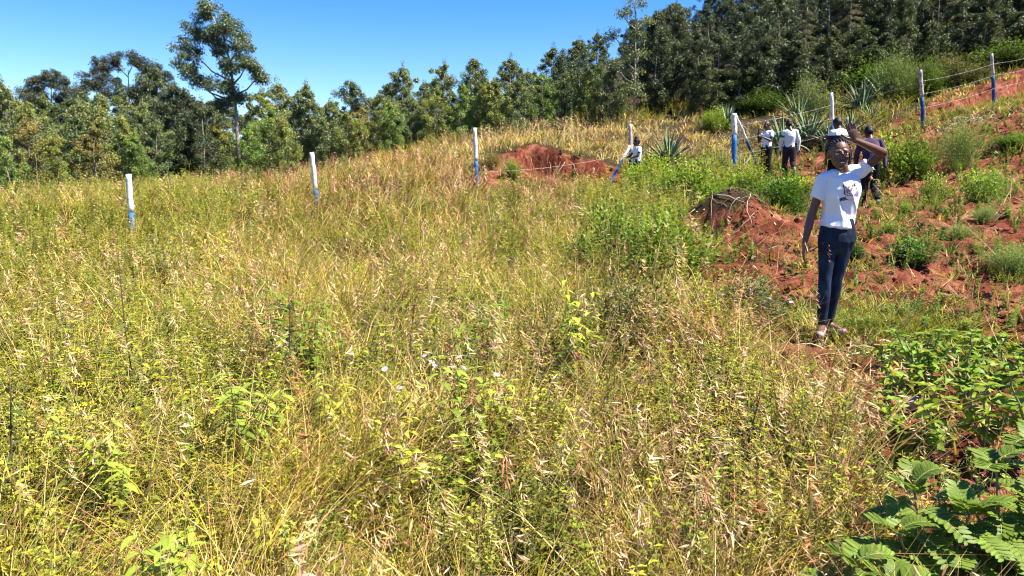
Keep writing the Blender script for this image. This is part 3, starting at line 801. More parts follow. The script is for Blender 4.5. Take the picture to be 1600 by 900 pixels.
# lower front row along the meadow's edge
front = [(-60, 190, 28), (5, 205, 26), (38, 178, 28), (82, 200, 26), (112, 172, 28), (148, 190, 27), (186, 176, 29), (208, 205, 27), (246, 180, 28), (290, 185, 29),
         (340, 175, 30), (388, 200, 28), (420, 165, 29), (448, 182, 28), (505, 170, 29), (540, 178, 29), (568, 165, 30), (610, 168, 30), (645, 160, 31), (682, 150, 31), (720, 146, 31),
         (758, 150, 31), (812, 148, 31), (846, 146, 32), (884, 150, 31), (918, 155, 31), (955, 165, 31)]
marks = [(0, 'at the left edge of the photo'), (95, 'left of the first fence post'), (200, 'behind the first fence post'), (285, 'right of the first fence post'), (370, 'beside the tall bare trunk'),
         (440, 'left of the second fence post'), (495, 'behind the second fence post'), (580, 'between second and third fence posts'), (660, 'left of the grassy ridge'), (742, 'behind the third fence post'), (850, 'behind the eroded bank'), (940, 'near the leaning worker')]
looks = {0: ('grey-green', (1.0, 1.05, 1.05)), 1: ('yellow-green', (1.45, 1.35, .8)), 2: ('brownish', (1.45, 1.05, .8)), 3: ('bright green', (1.1, 1.35, .75)), 4: ('dark green', (.65, .75, .65))}
seq = [0, 3, 2, 1, 4, 2, 1, 3, 0, 4, 1, 3, 3, 1, 0, 1, 2, 3, 0, 1, 3, 1, 0, 3, 4, 1, 0]
shapes_ = ['upright', 'bushy', 'loose', 'narrow', 'broad']
for i, (px, yt, d) in enumerate(front):
    mk = min(marks, key=lambda m: abs(m[0] - px))[1]
    nm, c = looks[seq[i]]
    tree('y%d' % (i * 3 % 7), px, yt, d, '%s %s %ssapling %s' % (shapes_[i % 5], nm, ['short ', '', 'tall '][0 if yt > 185 else 1 if yt > 165 else 2], mk), c, 'young eucalyptus in the front row of the plantation')
# filler rows that read as the depth of the wood
for i in range(34):
    px = -120 + i * 32 + random.uniform(-8, 8); yt = np.interp(px, [-120, 200, 330, 400, 540, 640, 1000], [136, 140, 146, 156, 160, 145, 122]) + random.uniform(-6, 12)
    tree(random.choice(['y1', 'y3', 'y5', 'd0', 'd2', 'd3']), px, yt, random.uniform(36, 48), 'distant eucalyptus mostly hidden inside the left plantation', random.choice([G1, G3, (.8, .85, .75)]), 'hidden trees inside the left plantation')
# dark wood on the right; its deep shade is put into the crown tints
wood = [(1022, 8, 33, 'd1', 'tall dark eucalyptus just right of the slender bare pole tree'), (1052, -4, 35, 'd3', 'tallest dark eucalyptus at the left end of the dark wood'),
        (1088, 45, 33, 'd0', 'shorter eucalyptus in the notch of the dark wood skyline'), (1118, 52, 32, 'd2', 'round dark eucalyptus behind the yellow-green bush'),
        (1150, 28, 34, 'd1', 'dark eucalyptus above the blue-based corner post'), (1180, 20, 32, 'd3', 'dark eucalyptus above the man touching his face'),
        (1212, -20, 35, 'd0', 'tall dark eucalyptus left of the brownish conifer'), (1252, 10, 33.5, 'c0', 'brownish feathery conifer in the dark wood'),
        (1285, -40, 36, 'd2', 'dark eucalyptus right of the brownish conifer'), (1318, -20, 34, 'c1', 'second feathery conifer above the waving girl'),
        (1345, -60, 36, 'd1', 'dark eucalyptus above the man in the purple shirt'), (1382, -40, 35, 'd3', 'dark eucalyptus left of the post with three wires'),
        (1415, -80, 37, 'd0', 'eucalyptus behind the post with three wires'), (1452, -50, 36, 'd2', 'eucalyptus right of the post with three wires'),
        (1490, -90, 38, 'd1', 'eucalyptus above the far cut bank'), (1525, -60, 37, 'd3', 'eucalyptus left of the last fence post'),
        (1560, -90, 38, 'd0', 'lit eucalyptus behind the last fence post'), (1598, -60, 37, 'd2', 'eucalyptus at the right edge of the photo'), (1640, -90, 38, 'd1', 'eucalyptus beyond the right edge'), (1690, -80, 38, 'd3', 'tree past the right edge of the photo')]
for (px, yt, d, k, l) in wood:
    tree(k, px, yt, d, l, (.56, .60, .56) if k[0] == 'd' else (1, 1, 1), 'tall trees of the dark wood on the right')  # eucalyptus crowns dimmed by tint to imitate the wood's deep shade
lowwood = [(1240, 50, 32), (1290, 40, 32.5), (1335, 30, 33), (1372, 45, 32.5), (1410, 25, 33.5), (1450, 35, 33), (1488, 15, 34), (1522, 30, 33.5), (1560, 10, 34.5), (1600, 20, 34), (1640, 0, 35), (1195, 60, 32), (1150, 85, 31.5), (1105, 95, 31)]
for i, (px, yt, d) in enumerate(lowwood):
    tree('y%d' % (i % 7), px, yt, d, 'dark low tree filling the front edge of the right wood', [(.34, .37, .33), (.5, .5, .4), (.4, .44, .36)][i % 3], 'low trees along the front edge of the right wood', None, 1.25)  # dark tints carry the wood's shade down to the ground
for i in range(46):
    px = 1000 + (i % 23) * 31 + random.uniform(-10, 10); yt = np.interp(px, [1000, 1100, 1200, 1700], [50, 60, 5, -110]) + random.uniform(-10, 25)
    tree(random.choice(['d0', 'd1', 'd2', 'd3']), px, yt, 40 + 7 * (i // 23) + random.uniform(-2, 3), 'dark eucalyptus hidden deep inside the right wood', (.45, .5, .46), 'hidden trees inside the right wood')  # tint lowered further for the shade inside the wood

# ------------------------------------------------------------------ fence posts, braces and wires
M_WHITE = noise_mat('white_paint', (.26, .23, .19), (.70, .69, .67), 14, .75, .35, c3=(.60, .59, .57))
M_WORN = noise_mat('worn_pale_wood', (.24, .18, .15), (.50, .45, .42), 11, .85, .4)
M_BLUE = noise_mat('blue_paint', (.012, .085, .22), (.03, .19, .42), 12, .6, .35, c3=(.018, .13, .33))
M_DBLUE = noise_mat('dark_blue_paint', (.008, .03, .11), (.02, .07, .22), 12, .6, .35)
M_CUT = noise_mat('cut_wood', (.30, .22, .13), (.5, .4, .28), 30, .9, .2)
m, nt, b, out = newmat('galvanised_wire'); b.inputs['Base Color'].default_value = (.36, .35, .33, 1); b.inputs['Metallic'].default_value = .3; b.inputs['Roughness'].default_value = .5
M_WIRE = m
def pole_mesh(name, p0, p1, r0, r1, mat, seed, bend=.005, n=8):
    r_ = np.random.default_rng(seed); p0, p1 = np.array(p0, float), np.array(p1, float)
    t = np.linspace(0, 1, n)[:, None]
    pts = p0 * (1 - t) + p1 * t; w = r_.normal(0, bend, (n, 3)); w[0] = 0; w[-1] = 0; pts = pts + w
    rad = (r0 * (1 - t[:, 0]) + r1 * t[:, 0]) * (1 + r_.normal(0, .03, n))
    a = Acc(); tube(a, pts, rad, (.5, .5, .5), 12)
    return a.mesh(name, mat, True)
POSTS = []
def post(pt, yt, pb, d, yb, label, mu=None, ml=None, r=.056, seed=1):
    b = at(pb, 300, d); b = np.array(b); top = np.array(P(pt, yt, d)); mid = np.array(P(pt * .6 + pb * .4, yb, d))
    f = (mid[2] - b[2]) / (top[2] - b[2]); f = min(max(f, .08), .9)
    rel = top - b
    e = link('fence_post', None, None, tuple(b)); tag(e, label, 'fence post', 'painted fence posts across the hillside')
    rf = r * (1 - .12 * f)
    link('lower_section', pole_mesh('lower_section', (0, 0, -.25), rel * f, r, rf, ml or M_BLUE, seed), e)
    link('upper_section', pole_mesh('upper_section', rel * f, rel, rf * .995, r * .86, mu or M_WHITE, seed + 50), e)
    POSTS.append((b, rel)); return e
post(201, 272, 202, 14, 332, 'leftmost fence post, thick, white over blue, deep in meadow grass', seed=1, r=.058)
post(487, 238, 495, 16.5, 297, 'white fence post leaning left, second from the left', seed=2)
post(742, 200, 745, 18.7, 252, 'white and blue fence post left of the eroded red bank', seed=3)
post(985, 194, 986, 20.6, 242, 'pale weathered fence post held by the leaning worker', M_WORN, noise_mat('weathered_blue', (.02, .06, .07), (.08, .12, .10), 12, .8, .3), seed=4)
post(1147, 177, 1147, 20.5, 211, 'blue fence post with white top and diagonal brace beside the man touching his face', seed=5, r=.075)
post(1299, 145, 1299, 23.6, 196, 'white-topped fence post behind the bending person', seed=6)
post(1438, 109, 1436, 22, 152, 'fence post, dark blue under white, standing above the red rows', M_WORN, M_DBLUE, seed=7)
post(1549, 84, 1543, 25, 118, 'highest fence post at far right, dark blue with narrow white top', M_WORN, M_DBLUE, seed=8)
def brace(p, q, d0, d1, f, label, mu, ml, seed):
    a = np.array(P(*p, d0)); b_ = np.array(at(q[0], q[1], d1)); b_[2] = min(b_[2], P(*q, d1)[2]) - .1
    v = b_ - a
    e = link('fence_brace', None, None, tuple(a)); tag(e, label, 'brace', 'diagonal braces of the fence')
    link('upper_section', pole_mesh('upper_section', (0, 0, 0), v * f, .036, .04, mu, seed), e)
    link('lower_section', pole_mesh('lower_section', v * f, v, .04, .042, ml, seed + 5), e)
brace((984, 228), (944, 274), 20.5, 20.1, .5, 'white and blue diagonal brace sloping left from the weathered post', M_WHITE, M_BLUE, 21)
brace((1150, 181), (1197, 246), 20.5, 21.6, .36, 'diagonal brace sloping right from the corner post, white then dark blue', M_WHITE, noise_mat('teal_blue_paint', (.015, .05, .09), (.03, .10, .18), 12, .6, .3), 22)
def wire(pts, label, sag=.05, r=.003):
    out_ = []
    for a, b_ in zip(pts[:-1], pts[1:]):
        t = np.linspace(0, 1, 14)[:-1, None]
        q = a * (1 - t) + b_ * t; q[:, 2] -= sag * 4 * (t * (1 - t))[:, 0]; out_.append(q)
    out_.append(np.array([pts[-1]])); q = np.concatenate(out_)
    o0 = q[0].copy(); acc = Acc(); tube(acc, q - o0, r, (.5, .5, .5), 5)
    for k in range(2, len(q) - 2, 2):                       # barbs
        c = (q[k] + q[k + 1]) / 2 - o0; tube(acc, [c - [0, .01, .03], c + [0, .01, .03]], r * .7, (.5, .5, .5), 3)
    e = link('fence_wire', acc.mesh('fence_wire', M_WIRE), None, tuple(o0)); tag(e, label, 'fence wire', 'wires of the hillside fence')
def onpost(i, frac):
    b_, rel = POSTS[i]; return b_ + rel * frac + np.array([0, -.075, 0])
beyond = POSTS[7][0] + (POSTS[7][0] - POSTS[6][0]) * 1.1
for fr, lb in ((.80, 'top barbed wire strand strung between the right-hand fence posts'), (.58, 'middle barbed wire strand strung between the right-hand fence posts'), (.34, 'lowest barbed wire strand strung between the right-hand fence posts')):
    pts = [onpost(i, fr) for i in (4, 5, 6, 7)] + [beyond + np.array([0, 0, 1.7 * fr])]
    wire([np.array(p) for p in pts], lb)
wire([onpost(2, .22), onpost(3, .55)], 'single slack wire crossing in front of the eroded bank', .12)

# ------------------------------------------------------------------ agaves
def agave_proto(seed, n=42, L=1.0):
    r_ = np.random.default_rng(seed); a = Acc()
    for k in range(n):
        t = k / n; az = k * 2.39996 + r_.normal(0, .1); el = .25 + 1.15 * t + r_.normal(0, .07)
        l = L * r_.uniform(.8, 1.08) * (1 - .15 * t); w = .095 * L
        d = np.array([math.cos(az), math.sin(az), 0]); s = np.array([-d[1], d[0], 0]); rows = 7; V = []
        for i in range(rows):
            u = i / (rows - 1); e2 = el - (.30 - .2 * t) * u * u * (1.3 - t)
            c = d * (l * u * math.cos(e2)) + np.array([0, 0, l * u * math.sin(e2) + .02]); up = np.array([-d[0] * math.sin(e2), -d[1] * math.sin(e2), math.cos(e2)])
            ww = w * (.55 + 1.1 * u if u < .4 else (1 - u) / .6 * .99) * .5 + .002
            V += [c + s * ww + up * ww * .35, c + up * ww * .1, c - s * ww + up * ww * .35, c - up * ww * .35]
        T = []
        for i in range(rows - 1):
            b0 = 4 * i
            for j in range(4):
                j2 = (j + 1) % 4; T += [(b0 + j, b0 + j2, b0 + 4 + j2), (b0 + j, b0 + 4 + j2, b0 + 4 + j)]
        c1 = np.array([.075, .115, .065]) * r_.uniform(.7, 1.3); C = np.tile(c1, (len(V), 1))
        C[0::4] = c1 * [2.2, 1.9, 1.6]; C[2::4] = c1 * [2.0, 1.75, 1.5]
        if k < 6: C = np.tile([.38, .30, .18], (len(V), 1)) * r_.uniform(.7, 1.1)
        a.add(V, T, C)
    return a.mesh('leaves', M_SUCC)
AG = [agave_proto(1, 46), agave_proto(2, 38), agave_proto(3, 30)]
stump = Acc(); tube(stump, [(0, 0, -.15), (0, 0, .08), (0, 0, .2)], [.11, .10, .03], (.3, .25, .15), 8); STM = stump.mesh('base', M_STEM, True)
for i, (px, py, d, s, lb) in enumerate([
    (1043, 246, 23, 1.05, 'largest grey-green agave alone in the dry grass right of the leaning worker'), (1104, 251, 22.6, .52, 'small agave between the largest agave and the corner post'),
    (1128, 246, 23.5, .48, 'smallest agave just left of the corner post'), (1164, 245, 22.2, .70, 'agave partly behind the corner post and its brace'),
    (1136, 186, 29, .85, 'agave near the yellow-green bush, above the corner post'), (1222, 212, 25.5, 1.25, 'big agave behind the man touching his face'),
    (1262, 206, 26, 1.25, 'big agave behind the man in the white sweater'), (1246, 184, 28.5, 1.2, 'agave standing highest behind the two walking men'),
    (1292, 208, 25.2, .85, 'agave at the foot of the white-topped post'), (1328, 198, 26, .85, 'agave right of the white-topped post above the raised hand'),
    (1345, 168, 29, 1.25, 'tall agave by the grey-green bush under the dark wood'), (1378, 148, 30.5, 1.35, 'tall agave beside the pale shrub left of the three-wire post'),
    (1404, 136, 31, 1.0, 'agave half hidden in the pale shrub by the dark wood'), (1362, 182, 27, .7, 'low agave on the slope between the white-topped and three-wire posts')]):
    b = at(px, py, d); e = link('agave', None, None, b, (0, 0, i * 1.3), s * 1.25); tag(e, lb, 'agave', 'agaves along the fence')
    c = link('leaves', AG[i % 3], e); c.color = random.choice([(1, 1, 1, 1), (.8, .85, .85, 1), (1.2, 1.15, 1, 1)]); link('base', STM, e)

# ------------------------------------------------------------------ bushes and single plants
def bush_proto(seed, n=6500, L=.055, W=.5, base=(.06, .12, .018), tip=(.20, .28, .04), upright=.5, nst=16, fine=0):
    """unit bush: about 1 wide and 1 high"""
    r_ = np.random.default_rng(seed); lv = Acc(); st = Acc()
    tips = []
    for k in range(nst):
        az = r_.uniform(0, 6.28); sp_ = r_.uniform(.05, .48); h = r_.uniform(.55, 1.0) * (1 - .5 * (sp_ / .5) ** 2)
        t = np.linspace(0, 1, 6)[:, None]
        p = np.concatenate([np.cos(az) * sp_ * t ** .8, np.sin(az) * sp_ * t ** .8, h * t ** 1.1], 1); p[1:-1] += r_.normal(0, .015, (4, 3))
        tube(st, p, .012 * (1 - .8 * t[:, 0]), (.20, .16, .08), 4); tips.append(p)
    Pp = []; T_ = []
    for k in range(n):
        p = tips[r_.integers(nst)]; u = r_.random() ** .7 * 5; i = min(int(u), 4); f = u - i
        q = p[i] * (1 - f) + p[i + 1] * f; sd = .05 + .07 * (u / 5)
        Pp.append(q + r_.normal(0, sd, 3)); T_.append(min(1, max(0, Pp[-1][2])))
    Pp = np.array(Pp); T_ = np.array(T_)[:, None]; Pp[:, 2] = np.abs(Pp[:, 2])
    rad = nz(Pp * [1, 1, .4] + 1e-4); Pp = Pp + rad * (.10 * r_.random((n, 1)) ** 2)
    D = rad * .7 + r_.normal(0, .5, (n, 3)) + [0, 0, upright]
    Nn = r_.normal(0, .5, (n, 3)) + [0, 0, 1] + rad * .5
    C = (np.array(base) * (1 - T_) + np.array(tip) * T_) * (1 + r_.normal(0, .2, (n, 1)))
    kites(lv, Pp, D, Nn, L * r_.uniform(.6, 1.3, n), L * W * r_.uniform(.8, 1.2, n), np.clip(C, .01, .8), .1, .1)
    return lv.mesh('foliage', M_WEED), st.mesh('stems', M_STEM)
BP = {'leafy': bush_proto(1), 'dark': bush_proto(2, 2600, .085, .55, (.03, .07, .012), (.11, .20, .03), .2, 10), 'feathery': bush_proto(3, 8000, .05, .22, (.10, .15, .04), (.26, .31, .09), .7, 20),
      'sparse': bush_proto(4, 1500, .085, .5, (.08, .16, .02), (.27, .36, .045), .3, 8), 'tangle': bush_proto(5, 6000, .05, .35, (.06, .075, .028), (.17, .19, .06), .3, 26)}
def bush(kind, px, py, d, wpx, hpx, label, color=(1, 1, 1), name=None, cat='bush', group=None, onground=False):
    b = at(px, py, d); w = wpx / FOC * d; h = hpx / FOC * d
    if not onground:                                     # keep the top where the photograph shows it
        top = P(px, py - hpx, d)[2]; h = max(h * .7, top - b[2])
    e = link(name or 'bush', None, None, (b[0], b[1], b[2] - .02), (0, 0, random.uniform(0, 6.28)), (w, w, h)); tag(e, label, cat, group)
    c = link('foliage', BP[kind][0], e); c.color = (*color, 1); link('stems', BP[kind][1], e); return e
bush('leafy', 1215, 350, 12.3, 100, 84, 'rounded bright green leafy bush on the red soil left of the waving girl', (.42, .58, .38))  # leaf colour lowered to stand in for the bush's self-shade
bush('dark', 1432, 440, 8.4, 70, 56, 'dark green broad-leaved bush on bare soil right of the waving girl')
bush('dark', 1326, 436, 8.6, 44, 48, 'small dark bush half hidden behind the girl\'s legs', (.8, .8, .8))
bush('feathery', 1578, 446, 7.9, 100, 66, 'olive feathery bush at the right edge of the photo', (.9, .95, .9))
bush('feathery', 1498, 392, 9.4, 48, 36, 'light feathery weed right above the dark broad-leaved bush')
bush('feathery', 1534, 362, 10.6, 42, 36, 'round pale feathery weed near the right edge, above the other', (.9, 1, 1))
bush('feathery', 1548, 302, 13, 70, 40, 'spreading green weed near the right edge on the upper rows', (.9, 1, .8))
bush('sparse', 1530, 296, 12.5, 60, 34, 'leafy crop plant beside the spreading weed on the upper rows')
bush('feathery', 1500, 238, 17, 70, 52, 'loose pale green bush below the last two fence posts', (1, 1.05, 1))
bush('leafy', 1425, 250, 17, 66, 44, 'bright bush below the three-wire post', (.9, .9, .7))
bush('sparse', 1385, 240, 17, 60, 36, 'leafy plant right of the man in the purple shirt', (1.2, 1.1, 1))
bush('leafy', 1580, 240, 17.5, 70, 34, 'leafy bush on the upper slope at the right edge', (.7, .75, .6))
bush('sparse', 1462, 300, 13.5, 40, 32, 'single leafy crop plant in the middle of the rows')
bush('sparse', 1390, 395, 10, 34, 26, 'small crop plant between girl and dark broad-leaved bush')
bush('leafy', 1116, 184, 28.6, 46, 16, 'yellow-green bush at the foot of the dark wood', (1.35, 1.2, .9))
bush('tangle', 1270, 172, 29, 70, 54, 'grey-green airy bush above the big agaves', (1.1, 1.15, 1.3))
bush('feathery', 1406, 142, 29.5, 84, 66, 'pale olive shrub left of the three-wire post', (.7, .72, .75))
bush('leafy', 1455, 122, 29, 40, 30, 'green bush right behind the three-wire post', (.7, .7, .6))
bush('tangle', 1500, 118, 30, 90, 34, 'brownish undergrowth above the far cut bank', (.7, .62, .5))
bush('leafy', 1570, 98, 31, 90, 34, 'green bush behind the highest fence post', (.5, .5, .5))
bush('leafy', 1360, 150, 32, 90, 60, 'dark bush under the trees behind the tall agaves', (.6, .65, .6))
bush('leafy', 1195, 178, 31, 70, 40, 'dark low bush at the edge of the right wood', (.4, .42, .36))
bush('leafy', 797, 275, 19.6, 34, 28, 'small green bush at the left foot of the eroded bank')
bush('tangle', 765, 262, 20.5, 44, 26, 'dry tangled shrub between the third post and the eroded bank', (1.3, 1.0, .8))
bush('leafy', 1045, 425, 8.2, 165, 98, 'bright leafy bush at the edge of the red soil in mid picture', (.95, .95, .7))
bush('leafy', 965, 395, 9.2, 130, 74, 'broad leafy bush left of the bright leafy bush', (.8, .85, .65))
bush('tangle', 965, 545, 5.9, 185, 122, 'dark tangled shrub in the middle of the meadow', (.62, .66, .6))
bush('tangle', 1150, 512, 6.4, 150, 88, 'dark twiggy shrub left of the girl\'s feet', (1.0, 1.05, 1.1))
bush('leafy', 1075, 300, 15, 130, 50, 'lush leafy crop clump above the red mound', (1.0, 1.0, .7))
bush('leafy', 1165, 282, 18, 80, 22, 'leafy crop clump at the foot of the corner post', (1.3, 1.2, .9))
bush('leafy', 1015, 275, 19, 80, 30, 'leafy clump below the leaning worker', (1.5, 1.35, .8))
bush('sparse', 1250, 290, 18, 60, 16, 'leafy crop clump at the feet of the white-sweatered man', (1.4, 1.3, .9))

# leafy plants standing out of the meadow grass
def herb_proto(seed, h=.5, nst=9, L=.055, W=.55, base=(.09, .155, .022), tip=(.30, .37, .06), droop=.7, per=10):
    r_ = np.random.default_rng(seed); lv = Acc(); st = Acc(); Pp = []; D = []; Nn = []; LL = []; C = []
    for s in range(nst):
        az = r_.uniform(0, 6.28); sp_ = r_.uniform(.02, .27); hh = h * r_.uniform(.6, 1.1); t = np.linspace(0, 1, 6)
        p = np.stack([np.cos(az) * sp_ * t, np.sin(az) * sp_ * t, hh * t], 1); p[1:-1] += r_.normal(0, .006, (4, 3)); tube(st, p, .004 * (1 - .6 * t), (.22, .22, .08), 4)
        for k in range(per):
            u = .2 + .8 * (k + r_.random()) / per; q = np.array([np.interp(u, t, p[:, i]) for i in range(3)])
            for w in range(2):
                la = k * 1.57 + w * PI + r_.normal(0, .3); Pp.append(q); D.append([math.cos(la), math.sin(la), .35]); Nn.append([-.3 * math.cos(la), -.3 * math.sin(la), 1])
                LL.append(L * (1.2 - .55 * u) * r_.uniform(.75, 1.2)); C.append((np.array(base) * (1 - u ** 2) + np.array(tip) * u ** 2) * (1 + r_.normal(0, .12)))
    LL = np.array(LL); C = np.clip(np.array(C), 0, .9)
    bigleaves(lv, np.array(Pp), np.array(D), np.array(Nn, float), LL, LL * W, C, 5, droop, .16, .06, np.clip(C * 1.25, 0, .9))
    return lv.mesh('leaves', M_WEED), st.mesh('stems', M_STEM)
HP = [herb_proto(1), herb_proto(2, .42, 9, .055, .6), herb_proto(3, .6, 6, .085, .45, (.09, .19, .025), (.25, .40, .06), .7), herb_proto(4, .5, 10, .045, .5, (.16, .26, .05), (.42, .48, .1), .3, 10), herb_proto(5, .38, 7, .075, .75, (.13, .26, .03), (.36, .5, .07), .4, 6)]
fl = Acc()
for q in range(14):
    a_ = q * 2 * PI / 14; V = [(0, 0, 0), (.012 * math.cos(a_ - .2), .012 * math.sin(a_ - .2), .004), (.015 * math.cos(a_), .015 * math.sin(a_), .006), (.012 * math.cos(a_ + .2), .012 * math.sin(a_ + .2), .004)]
    fl.add(V, [(0, 1, 2), (0, 2, 3)], (.62, .45, .72))
fl.add([(.004 * math.cos(a), .004 * math.sin(a), .004) for a in np.arange(6) * PI / 3] + [(0, 0, .009)], [(i, (i + 1) % 6, 6) for i in range(6)], (.75, .6, .75))
FLOWER = fl.mesh('flower', M_WEED)
yl = Acc()
for q in range(26):
    c = np.array([random.gauss(0, .02), random.gauss(0, .02), random.gauss(0, .004)]); yl.add([c + [.004, 0, 0], c + [-.002, .0035, 0], c + [-.002, -.0035, 0], c + [0, 0, .005]], [(0, 1, 3), (1, 2, 3), (2, 0, 3)], (.75, .62, .03))
YFLOWER = yl.mesh('flower_umbel', M_WEED)
def herb(i, px, py, d, s, label, color=(1, 1, 1), flowers=0, fm=None, cat='plant', name='leafy_plant', group='leafy plants standing in the meadow'):
    b = at(px, py, d); top = P(px, py, d)[2]
    zb = b[2]; hh = max(.34, top - zb + .08) * s * .85
    k = hh / .5
    e = link(name, None, None, (b[0], b[1], zb), (0, 0, random.uniform(0, 6.28)), min(k, 1.9)); tag(e, label, cat, group)
    c = link('leaves', HP[i][0], e); c.color = (color[0] * 1.08, color[1] * .82, color[2] * .7, 1); link('stems', HP[i][1], e)
    for q in range(flowers):
        f = link('flower' if fm is None else 'flower_umbel', fm or FLOWER, e, (random.uniform(-.2, .2), random.uniform(-.2, .2), random.uniform(.46, .62)), (random.uniform(-.5, .5), random.uniform(-.5, .5), 0), random.uniform(.9, 1.4) / k)
    return e
B_ = (1.1, 1.05, .95)
for a_ in [
    (0, 660, 565, 4.0, 1.0, 'leafy lime plant with lilac flowers in the centre foreground', B_, 7), (2, 735, 575, 3.9, 1.0, 'darker leafy plant with lilac flowers right of centre foreground', (1, 1, 1), 6),
    (0, 610, 625, 3.5, 1.0, 'lime leafy plant below the lilac-flowered plants', B_, 0), (4, 700, 640, 3.4, 1.0, 'dense leafy plant low in the centre foreground', (1.1, 1.1, 1), 0),
    (2, 385, 600, 3.6, 1.0, 'dark leafy plant with folded leaves left of centre foreground', (1, 1, 1), 0), (4, 350, 590, 3.8, 1.0, 'broad-leaved plant left of the folded-leaf plant', (1, 1, .9), 0),
    (0, 195, 655, 3.2, 1.0, 'lime leafy plant low on the left side', B_, 0), (2, 160, 690, 3.0, 1.0, 'leafy plant at the lower left beside the lime one', (1, 1, 1), 0),
    (4, 20, 800, 2.4, .9, 'bright broad-leaved plant in the bottom left corner', B_, 0), (3, 110, 600, 3.6, 1.0, 'fine-leaved plant with yellow umbels on the left', (1.1, 1.1, .8), 4, YFLOWER),
    (0, 430, 760, 2.6, .9, 'lime plant near the bottom left of centre', B_, 0), (2, 905, 470, 5.2, 1.0, 'bright clump left of the dark tangled shrub', (1.4, 1.3, .9), 0),
    (4, 590, 470, 5.4, 1.0, 'dark small clump in the middle distance of the meadow', (.7, .75, .6), 0), (2, 452, 470, 5.6, 1.1, 'narrow dark plant in the meadow left of centre', (.55, .6, .5), 0),
    (2, 480, 490, 5.2, .9, 'dark drooping plant beside the narrow dark plant', (.7, .75, .6), 0), (2, 755, 485, 5.2, 1.0, 'single drooping dark-leaved stem right of centre', (.6, .7, .5), 0),
    (3, 400, 470, 5.8, 1.0, 'pale fine plant with lilac flowers left of centre', (1.1, 1.1, 1), 4), (0, 700, 400, 8, 1.0, 'green clump with pale tops in mid meadow', B_, 0),
    (0, 330, 330, 10.5, 1.1, 'bright leafy bush-like plant between the first two posts', (1.3, 1.25, .8), 0), (3, 250, 350, 10, 1.0, 'leafy plant right of the first fence post', (1, 1, .8), 0),
    (4, 120, 470, 5.5, 1.0, 'dark leafy clump on the left of the meadow', (.8, .85, .7), 0), (0, 240, 500, 4.8, 1.0, 'lime leafy clump left in the meadow', B_, 0),
    (3, 40, 440, 6, 1.0, 'fine-leaved clump by the left edge', (1, 1, .8), 0), (0, 520, 560, 4, 1.0, 'lime clump left of the lilac-flowered plants', B_, 0),
    (3, 1170, 475, 6.2, 1.0, 'grey-green plant with lilac flowers left of the girl\'s feet', (1, 1.1, 1.1), 8), (3, 1215, 480, 6.3, .9, 'small plant with lilac flowers nearest the girl\'s feet', (1, 1.1, 1), 7),
    (3, 1070, 530, 5.2, .9, 'low plant with lilac flowers below the dark twiggy shrub', (1, 1.1, 1), 6), (2, 1160, 580, 4.4, 1.0, 'dark stem plant in the dry brown grass', (.5, .55, .45), 0),
    (4, 835, 560, 4.2, .9, 'light clump right of the lilac-flowered plants', (1.2, 1.2, .9), 0), (0, 60, 700, 2.8, .9, 'lime drooping plant near the left edge foreground', B_, 0),
    (2, 250, 820, 2.2, .9, 'leafy plant at the bottom left in the dry grass', (1, 1, 1), 0), (4, 560, 850, 2.1, .9, 'small leafy plant at the bottom centre', B_, 0), (0, 1010, 350, 11, 1.0, 'light green clump left of the bright leafy bush', B_, 0),
    (2, 930, 330, 12, 1.0, 'green clump on the meadow below the eroded bank', B_, 0), (4, 1090, 350, 11, .9, 'broad pale-leaved plant at the left foot of the red mound', (2.2, 2.0, 3.0), 0)]:
    herb(*a_)

# tall thin dark stalks
def stalk(px, py, ytop, d, label, leaf=(.05, .07, .03), n=16, lean=.05, c=(.10, .06, .04)):
    b = at(px, py, d); h = P(px, ytop, d)[2] - b[2]; t = np.linspace(0, 1, 8); st = Acc(); lv = Acc()
    p = np.stack([lean * h * t ** 1.5 + .01 * np.sin(t * 9), .02 * np.sin(t * 5), h * t], 1); tube(st, p, .006 * (1 - .6 * t), c, 5)
    u = rng.uniform(.1, 1, n); q = np.stack([np.interp(u, t, p[:, i]) for i in range(3)], 1); az = rng.uniform(0, 6.28, n)
    L = rng.uniform(.03, .07, n); bigleaves(lv, q, np.stack([np.cos(az), np.sin(az), rng.normal(0, .4, n)], 1), np.stack([0 * az, 0 * az, 0 * az + 1], 1), L, L * .55, jit(n, leaf), 4, .4, .1)
    e = link('tall_weed', None, None, b); tag(e, label, 'weed', 'tall dark weed stalks above the grass'); link('stem', st.mesh('stem', M_STEM, True), e); c_ = link('leaves', lv.mesh('leaves', M_WEED), e); return e
stalk(208, 600, 362, 4.3, 'tall thin dark stalk with few leaves below the leftmost fence post', (.12, .15, .04), 13, -.03)
stalk(14, 740, 575, 3.0, 'dark leafy stalk at the left edge of the photo', (.08, .12, .03), 20, .06)
stalk(455, 560, 458, 5.0, 'dark leafy stalk left of centre in the meadow', (.03, .05, .02), 26, 0)
stalk(640, 560, 462, 5.2, 'dark thin stalk in the centre of the meadow', (.05, .07, .02), 14, .04)
stalk(1200, 445, 365, 8.0, 'dark forked stalk on the red soil left of the girl', (.04, .06, .02), 18, .10)
stalk(960, 440, 343, 8.2, 'dark stalk in front of the broad leafy bush', (.06, .06, .02), 30, 0)
stalk(1170, 700, 590, 3.4, 'dark stalk in the dry brown grass at lower right', (.05, .06, .03), 18, .05)
stalk(62, 320, 240, 23, 'thin pale pole standing before the trees at far left', (.3, .25, .15), 2, .01, (.45, .42, .32))

